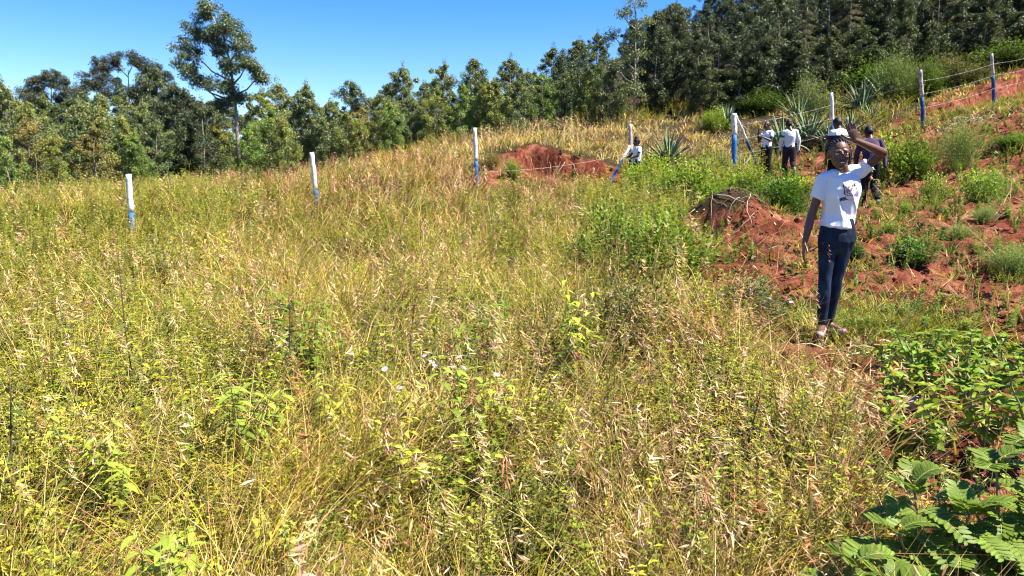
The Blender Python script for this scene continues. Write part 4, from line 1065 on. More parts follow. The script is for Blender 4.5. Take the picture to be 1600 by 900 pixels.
# ------------------------------------------------------------------ foreground right: ragged weeds and the big compound-leaved shrub
def ragged(px, py, d, h, label, seed, color=(1, 1, 1)):
    h *= 1.05; r_ = np.random.default_rng(seed); b = at(px, py, d); st = Acc(); lv = Acc(); Pp = []; D = []; Nn = []; L = []
    nb = r_.integers(4, 6)
    for s in range(nb):
        az = s * 6.28 / nb + r_.normal(0, .3); sp_ = r_.uniform(.05, .30) * (s > 0); hh = h * r_.uniform(.7, 1.1) if s else h; t = np.linspace(0, 1, 7); z0 = 0 if s == 0 else h * .15
        p = np.stack([np.cos(az) * sp_ * t, np.sin(az) * sp_ * t, z0 + (hh - z0) * t ** .9], 1); p[1:-1] += r_.normal(0, .01, (5, 3)); tube(st, p, .0095 * (1 - .6 * t), (.20, .21, .10), 6)
        for k in range(15):
            u = .2 + .8 * (k + r_.random()) / 15; q = np.array([np.interp(u, t, p[:, i]) for i in range(3)]); la = k * 2.4 + r_.normal(0, .3)
            Pp.append(q); D.append([math.cos(la), math.sin(la), r_.uniform(-.4, 1.1)]); Nn.append(np.array([-.4 * math.cos(la), -.4 * math.sin(la), 1]) + r_.normal(0, .5, 3)); L.append(.105 * (1.1 - .6 * u) * r_.uniform(.7, 1.2))
        for k in range(8):
            Pp.append(p[-1]); la = r_.uniform(0, 6.28); D.append([math.cos(la), math.sin(la), 1.0]); Nn.append([-.7 * math.cos(la), -.7 * math.sin(la), .6]); L.append(r_.uniform(.03, .06))
    L = np.array(L); C = jit(len(L), (.11, .20, .026), .15)
    bigleaves(lv, np.array(Pp), np.array(D), np.array(Nn, float), L, L * .55, C, 8, .6, .30, .26, np.clip(C * [1.6, 1.4, 1.3], 0, .8))
    e = link('broadleaf_weed', None, None, b, None, None); tag(e, label, 'weed', 'ragged-leaved weeds at the lower right')
    link('stems', st.mesh('stems', M_STEM, True), e); c = link('leaves', lv.mesh('leaves', M_WEED), e); c.color = (color[0] * 1.2, color[1] * 1.05, color[2] * .8, 1)
for i, (px, py, d, h, lb) in enumerate([
    (1385, 655, 4.5, .40, 'ragged-leaved weed leftmost on the red soil patch at lower right'), (1445, 640, 4.7, .42, 'ragged-leaved weed with forked stems below the grassy patch'),
    (1505, 660, 4.5, .46, 'tall thick-stemmed ragged weed in the middle of the group'), (1560, 650, 4.7, .42, 'ragged-leaved weed right of the thick-stemmed one'),
    (1615, 650, 4.6, .45, 'ragged-leaved weed cut by the right edge, upper one'), (1450, 745, 3.7, .38, 'bushy ragged weed just above the compound-leaved shrub'),
    (1535, 745, 3.7, .42, 'ragged weed above the compound-leaved shrub, near its right stem'), (1610, 740, 3.6, .45, 'ragged weed at the right edge above the compound-leaved shrub'),
    (1395, 745, 3.8, .30, 'low ragged weed where dry grass meets soil'), (1430, 560, 5.4, .26, 'small weed at the lower end of the grassy patch by the girl'), (1560, 560, 5.7, .28, 'small weed on bare soil near the right edge')]):
    ragged(px, py, d, h, lb, 500 + i, random.choice([(1, 1, 1), (1.2, 1.1, .9), (.85, .95, .9)]))
def compound(name, base, stems, label, seed):
    r_ = np.random.default_rng(seed); e = link(name, None, None, base); tag(e, label, 'shrub', 'compound-leaved shrubs at the lower right corner')
    st = Acc()
    for (dx, dy, h) in stems:
        t = np.linspace(0, 1, 8); p = np.stack([dx * t ** 1.2, dy * t ** 1.2, h * t], 1); tube(st, p, .009 * (1 - .6 * t), (.20, .17, .07), 6)
        nl = 14
        for k in range(nl):
            u = .30 + .70 * k / (nl - 1); q = np.array([np.interp(u, t, p[:, i]) for i in range(3)]); az = k * 2.4 + r_.normal(0, .25)
            d = np.array([math.cos(az), math.sin(az), 0]); Lr = r_.uniform(.155, .225) * (1 if u < .9 else .75); el = .25 + .6 * (u > .85) + r_.normal(0, .15); lf = Acc()
            npair = 10; s = np.linspace(0, 1, 9); droop = r_.uniform(.2, .5)
            rp = q + np.outer(s * Lr * math.cos(el), d) + np.outer(s * Lr * math.sin(el) - droop * Lr * s ** 2, [0, 0, 1]); tube(lf, rp, .0018 * (1.2 - s * .7), (.42, .45, .15), 4)
            Pp = []; D = []; Nn = []; LL = []
            for j in range(npair):
                v = .16 + .84 * j / (npair - 1); c = np.array([np.interp(v, s, rp[:, i]) for i in range(3)]); tn = nz(np.array([np.interp(min(v + .05, 1), s, rp[:, i]) for i in range(3)]) - np.array([np.interp(v - .05, s, rp[:, i]) for i in range(3)]))
                sd = nz(np.cross(tn, [0, 0, 1.])); up = np.cross(sd, tn)
                for sg in (-1, 1):
                    Pp.append(c); D.append(tn * .45 + sd * sg * .85 + up * .25 + r_.normal(0, .04, 3)); Nn.append(up - sd * sg * .25); LL.append(.049 * (.75 + .45 * math.sin(PI * min(1, v * .9 + .08))) * r_.uniform(.92, 1.06))
            LL = np.array(LL); cb = np.array([.088, .135, .02]) * r_.uniform(.85, 1.25); C = jit(len(LL), cb, .07, .03)
            bigleaves(lf, np.array(Pp), np.array(D), np.array(Nn), LL, LL * .40, C, 7, .12, .12, 0, np.clip(C * [2.0, 1.8, 1.6], 0, .8), lambda t_: math.sin(PI * min(max(t_, .0), 1) ** .9) ** .55 if 0 < t_ < 1 else .02)
            if k % 4 == 1:
                for z_ in range(5):
                    c = q + d * .02 + r_.normal(0, .006, 3); lf.add([c + [.006, 0, 0], c + [-.003, .006, 0], c + [-.003, -.006, 0], c + [0, 0, .01]], [(0, 1, 3), (1, 2, 3), (2, 0, 3)], (.6, .38, .05))
            link('compound_leaf', lf.mesh('compound_leaf', M_WEED), e)
    link('stems', st.mesh('stems', M_STEM, True), e)
compound('compound_leaved_shrub', at(1330, 900, 2.15), [(.03, .05, .36), (.14, -.03, .32)], 'low green compound-leaved shrub furthest left in the bottom right corner', 1)
compound('compound_leaved_shrub', at(1460, 900, 2.35), [(-.05, .08, .50), (.12, .02, .44), (-.15, -.02, .38)], 'large compound-leaved shrub in the middle of the bottom right corner', 2)
compound('compound_leaved_shrub', at(1570, 900, 2.4), [(.0, .10, .54), (.12, -.05, .44), (-.12, .0, .40)], 'tall compound-leaved shrub at the right edge of the bottom right corner', 3)
compound('compound_leaved_shrub', at(1660, 900, 2.5), [(-.1, .10, .58), (.05, 0, .5)], 'compound-leaved shrub whose leaves reach in from the right edge', 4)

# ------------------------------------------------------------------ roots, dead stalks, litter
def roots(name, ctr, n, rx, ry, L, label, cat, seed, cols=((.30, .20, .13), (.45, .35, .24), (.14, .08, .05)), r0=.009, up=.05, part='root'):
    r_ = np.random.default_rng(seed); cz = float(H(ctr[0], ctr[1])); e = link(name, None, None, (ctr[0], ctr[1], cz)); tag(e, label, cat)
    for k in range(n):
        x0, y0 = r_.normal(0, rx), r_.normal(0, ry); az = r_.normal(PI, .6) if r_.random() < .6 else r_.uniform(0, 6.28); l = L * r_.uniform(.4, 1.2); t = np.linspace(0, 1, 9)
        az_ = az + np.cumsum(r_.normal(0, .22, 9)); x = x0 + np.cumsum(np.cos(az_)) * l / 9; y = y0 + np.cumsum(np.sin(az_)) * l / 9
        z = H(ctr[0] + x, ctr[1] + y) - cz + .02 + up * np.sin(PI * t) * r_.random()
        a = Acc(); tube(a, np.stack([x, y, z], 1), r0 * r_.uniform(.4, 1.1) * (1 - .75 * t), cols[r_.integers(3)], 5); link(part, a.mesh(part, M_STEM, True), e)
roots('root_pile', (MOUND[0] - .1, MOUND[1] - .15), 26, .5, .25, .8, 'heap of dry roots and stalks lying over the red mound', 'root pile', 5)
roots('dry_stalk_pile', P(1360, 535, 5.7)[:2], 16, .16, .07, .32, 'pale dry maize stalks and sheaths lying beside the girl\'s feet', 'dry stalks', 6, ((.62, .50, .30), (.7, .58, .4), (.28, .18, .1)), .011, .07, 'stalk')
roots('dry_straw_heap', P(1525, 190, 21)[:2], 34, .5, .3, .7, 'heap of bleached dead stalks below the highest fence post', 'dry stalks', 7, ((.55, .48, .38), (.62, .55, .45), (.25, .2, .15)), .011, .2, 'stalk')
roots('dry_straw_heap', P(1570, 345, 10.8)[:2], 12, .2, .1, .4, 'small heap of pale dead stalks near the right edge on the rows', 'dry stalks', 8, ((.55, .45, .32), (.62, .5, .4), (.2, .13, .09)), .008, .06, 'stalk')
def hang(x, n, label, seed):
    r_ = np.random.default_rng(seed); yb = float(bank_y(x)); zt = float(H(x, yb + .15)); e = link('hanging_roots', None, None, (x, yb - .05, zt)); tag(e, label, 'roots', 'roots hanging over the eroded bank')
    for k in range(n):
        t = np.linspace(0, 1, 7); dx = r_.normal(0, .28); s = r_.normal(0, .32); l = r_.uniform(.2, .7); a = Acc()
        tube(a, np.stack([dx + s * t + .02 * np.sin(t * 8), .1 - .28 * np.sin(t * 1.8) - .05 * t, .04 - l * t ** 1.3], 1), .010 * r_.uniform(.5, 1.1) * (1 - .6 * t), (.38, .25, .16) if r_.random() < .5 else (.16, .09, .06), 5); link('root', a.mesh('root', M_STEM, True), e)
for i, fr in enumerate([.12, .32, .55, .75]):
    hang(BANK_X0 + (BANK_X1 - BANK_X0) * fr, 5, ['dry roots hanging at the left end of the eroded bank', 'roots hanging left of the middle of the eroded bank', 'thick pale roots hanging in the middle of the eroded bank', 'roots hanging at the right end of the eroded bank'][i], 40 + i)
# larger clods and stones one can tell apart
M_STONE = noise_mat('pale_stone', (.34, .20, .14), (.55, .40, .30), 9, .9, .5)
for i, (px, py, d, s, lb, mt) in enumerate([(1425, 655, 4.6, .09, 'pale rounded stone under the leftmost ragged weeds', M_STONE), (1455, 700, 4.1, .07, 'angular pale stone below the forked ragged weed', M_STONE), (1400, 625, 4.9, .08, 'red clod above the pale rounded stone', M_CLOD),
        (1470, 715, 4.0, .06, 'smaller stone right of the angular stone', M_STONE), (1530, 655, 4.5, .08, 'dark red clod between the ragged weeds', M_CLOD), (1375, 535, 5.8, .09, 'brown clod beside the dry stalks near the girl', M_CLOD),
        (1540, 520, 6.1, .08, 'clod on bare soil near the right edge', M_CLOD), (1500, 470, 7.2, .07, 'clod below the feathery bush at right', M_CLOD), (1245, 400, 8.8, .06, 'small clod left of the girl\'s lowered hand', M_CLOD), (1505, 172, 23.5, .22, 'dark hollowed clod below the far cut bank', M_CLOD)]):
    b = at(px, py, d); V, T, C = ico(70 + i, 3); V = V * s * (1 + .12 * (vnoise(V[:, 0] * 3 + i, V[:, 1] * 3 + V[:, 2] * 2, 8)[:, None] - .5))
    o = link('clod' if mt is M_CLOD else 'stone', mk_mesh('stone', V, T, None, mt), None, (b[0], b[1], b[2] + s * .25)); tag(o, lb, 'clod' if mt is M_CLOD else 'stone', 'stones and clods on the red soil')

# ------------------------------------------------------------------ people
def plain(name, c, rough=.7, spec=.3, sheen=0, nscale=None, c2=None, bump=0.0):
    m, nt, b, out = newmat(name); b.inputs['Base Color'].default_value = (*c, 1); b.inputs['Roughness'].default_value = rough; b.inputs['Specular IOR Level'].default_value = spec
    if sheen: b.inputs['Sheen Weight'].default_value = sheen
    if nscale:
        tc = nt.nodes.new('ShaderNodeTexCoord'); n = nt.nodes.new('ShaderNodeTexNoise'); n.inputs['Scale'].default_value = nscale; n.inputs['Detail'].default_value = 5
        nt.links.new(tc.outputs['Object'], n.inputs['Vector']); r = nt.nodes.new('ShaderNodeValToRGB')
        r.color_ramp.elements[0].color = (*c, 1); r.color_ramp.elements[1].color = (*(c2 or c), 1); r.color_ramp.elements[0].position = .4; r.color_ramp.elements[1].position = .62
        nt.links.new(n.outputs['Fac'], r.inputs[0]); nt.links.new(r.outputs[0], b.inputs['Base Color'])
        if bump:
            bp = nt.nodes.new('ShaderNodeBump'); bp.inputs['Strength'].default_value = bump; bp.inputs['Distance'].default_value = .01
            nt.links.new(n.outputs['Fac'], bp.inputs['Height']); nt.links.new(bp.outputs[0], b.inputs['Normal'])
    return m
M_SKIN = plain('skin', (.105, .045, .025), .42, .45, 0, 14, (.12, .052, .03))
M_SKIN2 = plain('skin_dark', (.05, .024, .016), .45, .4)
M_TEE = plain('white_cotton', (.80, .80, .84), .85, .15)
M_TEE2 = plain('white_knit', (.62, .64, .62), .9, .1)
M_JEAN = plain('dark_denim', (.004, .008, .022), .75, .2, 0, 5, (.014, .030, .062))
M_BLACK = plain('black_cloth', (.010, .010, .012), .85, .15)
M_BROWNB = plain('dark_trousers', (.022, .017, .024), .85, .15)
M_PURP = plain('dark_purple_cloth', (.030, .016, .040), .8, .2, .1, 9, (.07, .035, .085))
M_HAIR = plain('black_hair', (.008, .007, .007), .6, .3)
M_EYE = plain('eye_white', (.75, .72, .68), .25, .5); M_IRIS = plain('iris', (.01, .006, .004), .15, .6); M_TEETH = plain('teeth', (.8, .77, .7), .3, .5)
M_SHOE = plain('pale_pink_shoe', (.22, .08, .08), .6, .3, 0, 22, (.34, .26, .24)); M_DSHOE = plain('dark_shoe', (.02, .016, .014), .6, .3); M_BSHOE = plain('brown_shoe', (.10, .055, .035), .6, .3, 0, 25, (.35, .25, .2))
M_SOCK = plain('grey_sock', (.35, .34, .34), .9, .1)

m, nt, b, out = newmat('black_top_white_shoulders'); tc = nt.nodes.new('ShaderNodeTexCoord'); sx_ = nt.nodes.new('ShaderNodeSeparateXYZ'); gt = nt.nodes.new('ShaderNodeMath'); gt.operation = 'GREATER_THAN'; gt.inputs[1].default_value = 1.235
mx = nt.nodes.new('ShaderNodeMix'); mx.data_type = 'RGBA'; mx.inputs[6].default_value = (.012, .012, .014, 1); mx.inputs[7].default_value = (.78, .78, .78, 1)
nt.links.new(tc.outputs['Object'], sx_.inputs[0]); nt.links.new(sx_.outputs[2], gt.inputs[0]); nt.links.new(gt.outputs[0], mx.inputs[0]); nt.links.new(mx.outputs[2], b.inputs['Base Color']); b.inputs['Roughness'].default_value = .85
M_YOKE = m
class Blob:
    """closed overlapping shapes, later fused into one skin"""
    def __init__(s): s.a = Acc()
    def loft(s, pts, rx, ry, xd=None, cap=True, seg=20):
        pts = np.asarray(pts, float); n = len(pts); rx = np.broadcast_to(rx, (n,)); ry = np.broadcast_to(ry, (n,)); tn = nz(np.gradient(pts, axis=0))
        ref = np.array(xd if xd is not None else ([1., 0, 0] if abs(tn[:, 0]).max() < .85 else [0, 1., 0.])); V = []
        an = np.arange(seg) * 2 * PI / seg
        for i in range(n):
            x = nz(ref - tn[i] * ref.dot(tn[i])); y = np.cross(tn[i], x)
            V.append(pts[i] + np.cos(an)[:, None] * x * rx[i] + np.sin(an)[:, None] * y * ry[i])
        V = np.concatenate(V + [pts[:1], pts[-1:]]); T = []
        for i in range(n - 1):
            for j in range(seg):
                a, b = i * seg + j, i * seg + (j + 1) % seg; T += [(a, b, b + seg), (a, b + seg, a + seg)]
        for j in range(seg):
            T.append((n * seg, (j + 1) % seg, j)); e = (n - 1) * seg; T.append((n * seg + 1, e + j, e + (j + 1) % seg))
        s.a.add(V, T, (1, 1, 1))
    def cap(s, a, b, ra, rb, k=1.0):
        """round-ended tapered limb"""
        a, b = np.array(a, float), np.array(b, float); d = nz(b - a); pts = []; r = []
        for t in (-.98, -.85, -.55, -.2): pts.append(a + d * ra * t); r.append(ra * math.sqrt(1 - t * t))
        for t in (0, .25, .5, .75, 1): pts.append(a * (1 - t) + b * t); r.append(ra * (1 - t) + rb * t)
        for t in (.2, .55, .85, .98): pts.append(b + d * rb * t); r.append(rb * math.sqrt(1 - t * t))
        s.loft(pts, r, np.array(r) * k)
    def limb(s, pts, r, rest=(0, .2, .4, .6, .8, 1)):
        pts = np.asarray(pts, float)
        for i in range(len(pts) - 1): s.cap(pts[i], pts[i + 1], r[i], r[i + 1])
    def ell(s, c, r, R=None, seg=18):
        c = np.asarray(c, float); r = np.broadcast_to(r, (3,)); th = np.linspace(0, PI, 11); V = []; 
        for t in th[1:-1]:
            an = np.arange(seg) * 2 * PI / seg; V.append(np.stack([np.sin(t) * np.cos(an), np.sin(t) * np.sin(an), np.full(seg, np.cos(t))], 1))
        V = np.concatenate(V + [np.array([[0, 0, 1.], [0, 0, -1.]])]) * r
        if R is not None: V = V @ np.array(R).T
        V = V + c; n = 9; T = []
        for i in range(n - 1):
            for j in range(seg):
                a, b = i * seg + j, i * seg + (j + 1) % seg; T += [(a, a + seg, b + seg), (a, b + seg, b)]
        for j in range(seg):
            T.append((n * seg, j, (j + 1) % seg)); e = (n - 1) * seg; T.append((n * seg + 1, e + (j + 1) % seg, e + j))
        s.a.add(V, T, (1, 1, 1))
    def fuse(s, name, mat, voxel=.006, smooth=3, fold=0.0, fscale=9, seed=0, stretch=(1, 1, .5), cut=None):
        V, T, _ = s.a.arr(); me = mk_mesh('tmp', V, T); o = bpy.data.objects.new('tmp', me); col.objects.link(o)
        m = o.modifiers.new('r', 'REMESH'); m.mode = 'VOXEL'; m.voxel_size = voxel; m.use_smooth_shade = True
        m2 = o.modifiers.new('s', 'SMOOTH'); m2.factor = .5; m2.iterations = smooth
        dg = bpy.context.evaluated_depsgraph_get(); me2 = bpy.data.meshes.new_from_object(o.evaluated_get(dg)); me2.name = name
        bpy.data.objects.remove(o); bpy.data.meshes.remove(me)
        if fold:
            n = len(me2.vertices); co = np.empty(n * 3, np.float32); me2.vertices.foreach_get('co', co); co = co.reshape(-1, 3); no = np.empty(n * 3, np.float32); me2.vertices.foreach_get('normal', no); no = no.reshape(-1, 3)
            q = co * fscale * np.array(stretch); f = np.abs(fbm(q[:, 0] + q[:, 2] * .6 + seed, q[:, 1] * .7 + q[:, 2], 80 + seed, 2) - .5) * 2
            f2 = fbm(q[:, 0] * 2.1 + q[:, 1], q[:, 2] * 1.7 + seed, 90 + seed, 2) - .5
            co = co + no * (fold * (-f + .35) + fold * .5 * f2)[:, None]; me2.vertices.foreach_set('co', co.ravel().astype(np.float32))
        me2.materials.clear(); me2.materials.append(mat); me2.update(); return me2
def rotm(yaw=0, pitch=0, roll=0):
    return np.array((Matrix.Rotation(yaw, 3, 'Z') @ Matrix.Rotation(pitch, 3, 'X') @ Matrix.Rotation(roll, 3, 'Y')))
def head_shapes(B, c, R, s=1.0, female=False):
    """face looks along -y of its own frame"""
    f = lambda x, y, z: np.array(c) + R @ (np.array([x, y, z]) * s)
    B.ell(f(0, .012, .028), np.array([.072, .090, .082]) * s, R); B.ell(f(0, -.018, -.018), np.array([.060, .066, .082]) * s, R)
    B.ell(f(0, -.046, -.072), np.array([.034, .034, .032]) * s, R); B.ell(f(0, -.030, -.055), np.array([.050, .045, .040]) * s, R)
    B.cap(f(0, -.080, .018), f(0, -.096, -.018), .008 * s, .012 * s); B.ell(f(0, -.092, -.022), np.array([.018, .012, .009]) * s, R)
    for sg in (-1, 1):
        B.ell(f(sg * .031, -.071, .019), np.array([.019, .010, .0085]) * s, R); B.ell(f(sg * .072, .012, -.005), np.array([.010, .020, .030]) * s, R); B.ell(f(sg * .034, -.058, -.028), np.array([.022, .018, .018]) * s, R)
        B.cap(f(sg * .017, -.080, .031), f(sg * .046, -.066, .030), .0055 * s, .005 * s)
    B.cap(f(-.018, -.086, -.046), f(.018, -.086, -.046), .0065 * s, .0065 * s); B.cap(f(-.014, -.084, -.064), f(.014, -.084, -.064), .0075 * s, .0075 * s)
    return f
def hand(B, w, d, n, side, s=1.0, curl=.25, spread=.05):
    """w wrist, d direction towards fingertips, n palm normal, side +1/-1 where the thumb goes (d x n)"""
    d = nz(np.array(d, float)); n = np.array(n, float); n = nz(n - d * n.dot(d)); x = np.cross(d, n) * side
    w = np.array(w, float); pl = .085 * s
    B.loft([w - d * .015, w + d * .015, w + d * pl * .5, w + d * pl * .92, w + d * pl * 1.04], np.array([.023, .028, .038, .041, .034]) * s, np.array([.017, .016, .015, .013, .009]) * s, x)
    for i, (o, L) in enumerate([(.030, .068), (.010, .078), (-.010, .072), (-.029, .056)]):
        fd = nz(d + x * spread * (1.2 - i * .8)); p = w + d * pl * .9 + x * o * s; r = .0088 * s; cur = curl
        for k, l in enumerate((.45, .32, .25)):
            q = p + fd * L * l * s; B.cap(p, q, r, r * .92); p = q; r *= .92; fd = nz(fd + n * cur)
    p = w + d * .022 * s + x * .026 * s; fd = nz(d * .6 + x * .85 + n * .2)
    for l, r in ((.036, .0125), (.030, .0105), (.024, .0095)):
        q = p + fd * l * s; B.cap(p, q, r * s, r * .9 * s); p = q; fd = nz(fd + d * .35)
def person(name, loc, rz, J, cloth, label, skin, scale=1.0, voxel=.007, hair='short', shoes=M_DSHOE, fine=False, sleeves='short', belly=1.0, legtop=None, wide=1.0, shirtmat2=None):
    """J: joints in metres, figure faces -y before rz"""
    s = J.get('s', 1.0); V3 = lambda k: np.array(J[k], float)
    e = link(name, None, None, loc, (0, 0, rz), scale); tag(e, label, 'person')
    B = Blob(); xd = nz(V3('shL') - V3('shR')); hx = nz(V3('hipL') - V3('hipR'))
    pel = (V3('hipL') + V3('hipR')) / 2; chest = V3('chest'); nb = V3('neck'); waist = V3('waist'); sc = (V3('shL') + V3('shR')) / 2
    spine = [pel - [0, 0, .07 * s], pel + (waist - pel) * .35, waist, waist * .45 + chest * .55, chest, sc * .75 + chest * .25, sc * .6 + nb * .4, nb]
    rx = np.array([.10, .155, .122, .138, .150, .135, .085, .05]) * s * wide; ry = np.array([.08, .105, .088, .10, .108, .088, .062, .05]) * s * belly
    B.loft(spine, rx, ry, xd)
    head = V3('head'); R = rotm(*J.get('look', (0, 0, 0))); B.cap(nb - (head - nb) * .3, head - (head - nb) * .15, .050 * s, .047 * s)
    f = head_shapes(B, head, R, s * J.get('hs', 1.06))
    for q in 'LR':
        B.cap(V3('sh' + q), V3('el' + q), .040 * s, .034 * s); B.cap(V3('el' + q), V3('el' + q) * .6 + V3('wr' + q) * .4, .035 * s, .033 * s); B.cap(V3('el' + q) * .6 + V3('wr' + q) * .4, V3('wr' + q), .033 * s, .022 * s)
        B.cap(V3('sh' + q), sc * .6 + V3('sh' + q) * .4, .040 * s, .045 * s)
        hd = J['hand' + q]; hand(B, V3('wr' + q), hd[0], hd[1], hd[2], s, hd[3] if len(hd) > 3 else .25)
        lg = legtop or (.094, .066, .052); r1, r2, r3 = min(.080, lg[0] - .014), min(.050, lg[1] - .012), min(.033, lg[2] - .008)
        B.cap(V3('hip' + q), V3('kn' + q), r1 * s, r2 * s); kn, an = V3('kn' + q), V3('an' + q)
        B.cap(kn, kn * .65 + an * .35, r2 * s, r2 * s); B.cap(kn * .65 + an * .35, an, r2 * s, r3 * s); B.cap(an, V3('toe' + q), .032 * s, .024 * s, .8)
    link('body', B.fuse('body', skin, voxel, 2), e)
    hs_ = s * J.get('hs', 1.06)
    # hair
    Hh = Blob()
    if hair == 'short':
        Hh.ell(f(0, .026, .040), np.array([.078, .090, .080]) * hs_, R); Hh.ell(f(0, .05, 0), np.array([.070, .064, .065]) * hs_, R)
        link('hair', Hh.fuse('hair', M_HAIR, .006, 1, .006, 90, 3, (1, 1, 1)), e)
    elif hair == 'bald':
        Hh.ell(f(0, .034, .022), np.array([.0745, .084, .072]) * hs_, R); link('hair', Hh.fuse('hair', M_HAIR, .007, 1), e)
    elif hair == 'bun':
        Hh.ell(f(0, .022, .044), np.array([.082, .094, .086]) * hs_, R); Hh.ell(f(.0, .03, .13), np.array([.06, .06, .055]) * hs_, R); Hh.ell(f(0, .07, 0), np.array([.07, .06, .07]) * hs_, R)
        link('hair', Hh.fuse('hair', M_HAIR, .007, 1, .006, 80, 4, (1, 1, 1)), e)
    else:                                                # braided rows running back from the forehead
        Hh.ell(f(0, .030, .026), np.array([.0725, .080, .078]) * hs_, R)
        for k in range(-5, 6):
            a = k * .27; pts = []
            for t in np.linspace(-.6 if abs(k) < 3 else -.4, 2.1, 12):
                x = .078 * math.sin(a) * (1 if t < 1.2 else 1 - .3 * (t - 1.2)); pts.append(f(x, .012 + .092 * math.sin(t) * math.cos(a * .5), .028 + .086 * math.cos(t) * math.cos(a) + .001))
            for p0, p1 in zip(pts[:-1], pts[1:]): Hh.cap(p0, p1, .0054 * hs_, .0054 * hs_)
        for k in range(-4, 5):
            p = f(.013 * k, .085 - abs(k) * .004, -.04); 
            for z in range(3): Hh.cap(p, p + np.array([0, .004, -.035]) * hs_, .0065 * hs_, .0055 * hs_); p = p + np.array([0, .004, -.035]) * hs_
        Hh.cap(f(.070, -.01, .01), f(.072, -.012, -.05), .005 * hs_, .004 * hs_)
        link('hair', Hh.fuse('hair', M_HAIR, .0035, 1), e)
    if fine or True:
        for sg in (-1, 1):
            q = Blob(); q.ell((0, 0, 0), np.array([.0115, .0115, .0080]) * hs_); V, T, _ = q.a.arr(); p = f(sg * .030, -.0690, .007)
            ey = link('eye', mk_mesh('eye', V, T, None, M_EYE, True), e, tuple(p)); q = Blob(); q.ell(tuple(R @ np.array([0, -.0078, 0]) * hs_), .0056 * hs_); V, T, _ = q.a.arr(); link('iris', mk_mesh('iris', V, T, None, M_IRIS, True), ey)
    if fine:
        q = Blob(); q.ell(f(0, -.089, -.055), np.array([.015, .005, .0042]) * hs_, R); V, T, _ = q.a.arr(); link('teeth', mk_mesh('teeth', V, T, None, M_TEETH, True), e)
    # shirt
    S = Blob(); hem = V3('hem'); i_ = .014 * s
    sp2 = [hem, hem * .5 + waist * .5, waist, waist * .45 + chest * .55, chest, sc * .72 + chest * .28, sc * .60 + nb * .40, sc * .3 + nb * .7]
    rxs = np.array([.152, .142, .134, .148, .160, .142, .092, .066]) * s * wide + .004; rys = np.array([.112, .106, .102, .114, .122, .100, .074, .062]) * s * belly + .003
    S.loft(sp2, rxs, rys, xd)
    for q in 'LR':
        sh, el, wr = V3('sh' + q), V3('el' + q), V3('wr' + q); S.cap(sh - np.array([0, 0, .006]), sc * .55 + sh * .45, .052 * s, .060 * s)
        if sleeves == 'short':
            sl = J.get('sl' + q, .55); en = sh * (1 - sl) + el * sl; S.loft([sh + (el - sh) * .02, sh * .75 + el * .25, en], np.array([.053, .057, .062]) * s, np.array([.053, .056, .060]) * s)
        else:
            S.cap(sh, el, .060 * s, .050 * s); S.cap(el, wr, .050 * s, .034 * s)
    me = S.fuse('shirt', cloth[0], voxel, 9, .020 if fine else .014, 9, 5); so = link('shirt', me, e); so.shadow_terminator_geometry_offset = .1; so.shadow_terminator_shading_offset = .1
    # trousers
    Tr = Blob(); wb = waist * .85 + pel * .15
    Tr.loft([wb, pel * .6 + waist * .4, pel * .85 + waist * .15, pel - [0, 0, .03 * s], pel - [0, 0, .10 * s]], np.array([.134, .153, .163, .160, .10]) * s * wide, np.array([.101, .111, .117, .113, .085]) * s * belly, hx); Tr.ell(pel - [0, 0, .085 * s], np.array([.075, .085, .06]) * s)
    lw = legtop or (.094, .066, .052)
    for q in 'LR':
        hp, kn, an = V3('hip' + q), V3('kn' + q), V3('an' + q); an2 = an + (kn - an) * J.get('cuff' + q, .10)
        Tr.cap(hp, kn, lw[0] * s, lw[1] * s); cf = kn * .65 + an * .35
        if J.get('cuff' + q, .1) < .5:
            Tr.cap(kn, cf, lw[1] * s, (lw[1] + .001) * s); Tr.loft([kn * .8 + an * .2, cf, an2], np.array([lw[1], lw[1], lw[2]]) * s, np.array([lw[1], lw[1], lw[2]]) * s)
        else: Tr.loft([kn * 1.2 - an * .2, kn, an2], np.array([lw[1]] * 3) * s, np.array([lw[1]] * 3) * s)
    link('trousers', Tr.fuse('trousers', cloth[1], voxel, 3, .007, 14, 2), e)
    for q in 'LR':
        F = Blob(); an, to = V3('an' + q), V3('toe' + q); d = nz((to - an) * [1, 1, .6])
        F.ell(an + [0, 0, -.035 * s] - d * .02, np.array([.040, .044, .034]) * s); F.cap(an + [0, 0, -.045 * s], to + [0, 0, -.004], .036 * s, .032 * s, .85); F.cap(an - d * .02 - [0, 0, .062 * s], to - [0, 0, .020 * s], .030 * s, .026 * s, .9)
        link('shoe', F.fuse('shoe', shoes, .006, 2), e)
    return e, so, me, f

# --- the waving girl; joints measured against the photograph: 192.5 px per metre, origin between her feet
gp = P(1298, 524, 6.0); gz = float(H(gp[0], gp[1]))
def g(px, py, y=0.0):
    q = P(px, py, 6.0 + y); return (q[0] - gp[0], y, q[2] - gp[2])
GJ = dict(s=.97, head=g(1311, 241, -.03), look=(-.14, .06, -.06), neck=g(1317, 268, .0), shR=g(1287, 279, .0), shL=g(1346, 266, .01), chest=g(1315, 297, 0), waist=g(1310, 334, 0), hem=g(1307, 355, 0),
          hipR=g(1294, 371, 0), hipL=g(1322, 371, .01), elR=g(1268, 336, .02), wrR=g(1257, 379, -.02), handR=((-.05, -.12, -1), (.95, -.2, 0), 1, .16),
          elL=g(1380, 238, -.08), wrL=g(1337, 219, -.17), handL=((-.40, .05, 1), (-.15, -.95, 0), -1, .05), slL=.36, hs=1.12,
          knR=g(1289, 437, -.03), knL=g(1307, 434, .04), anR=g(1284, 509, .0), anL=g(1294, 505, .11), toeR=g(1281, 522, -.14), toeL=g(1318, 517, .02), cuffR=.06, cuffL=.06)
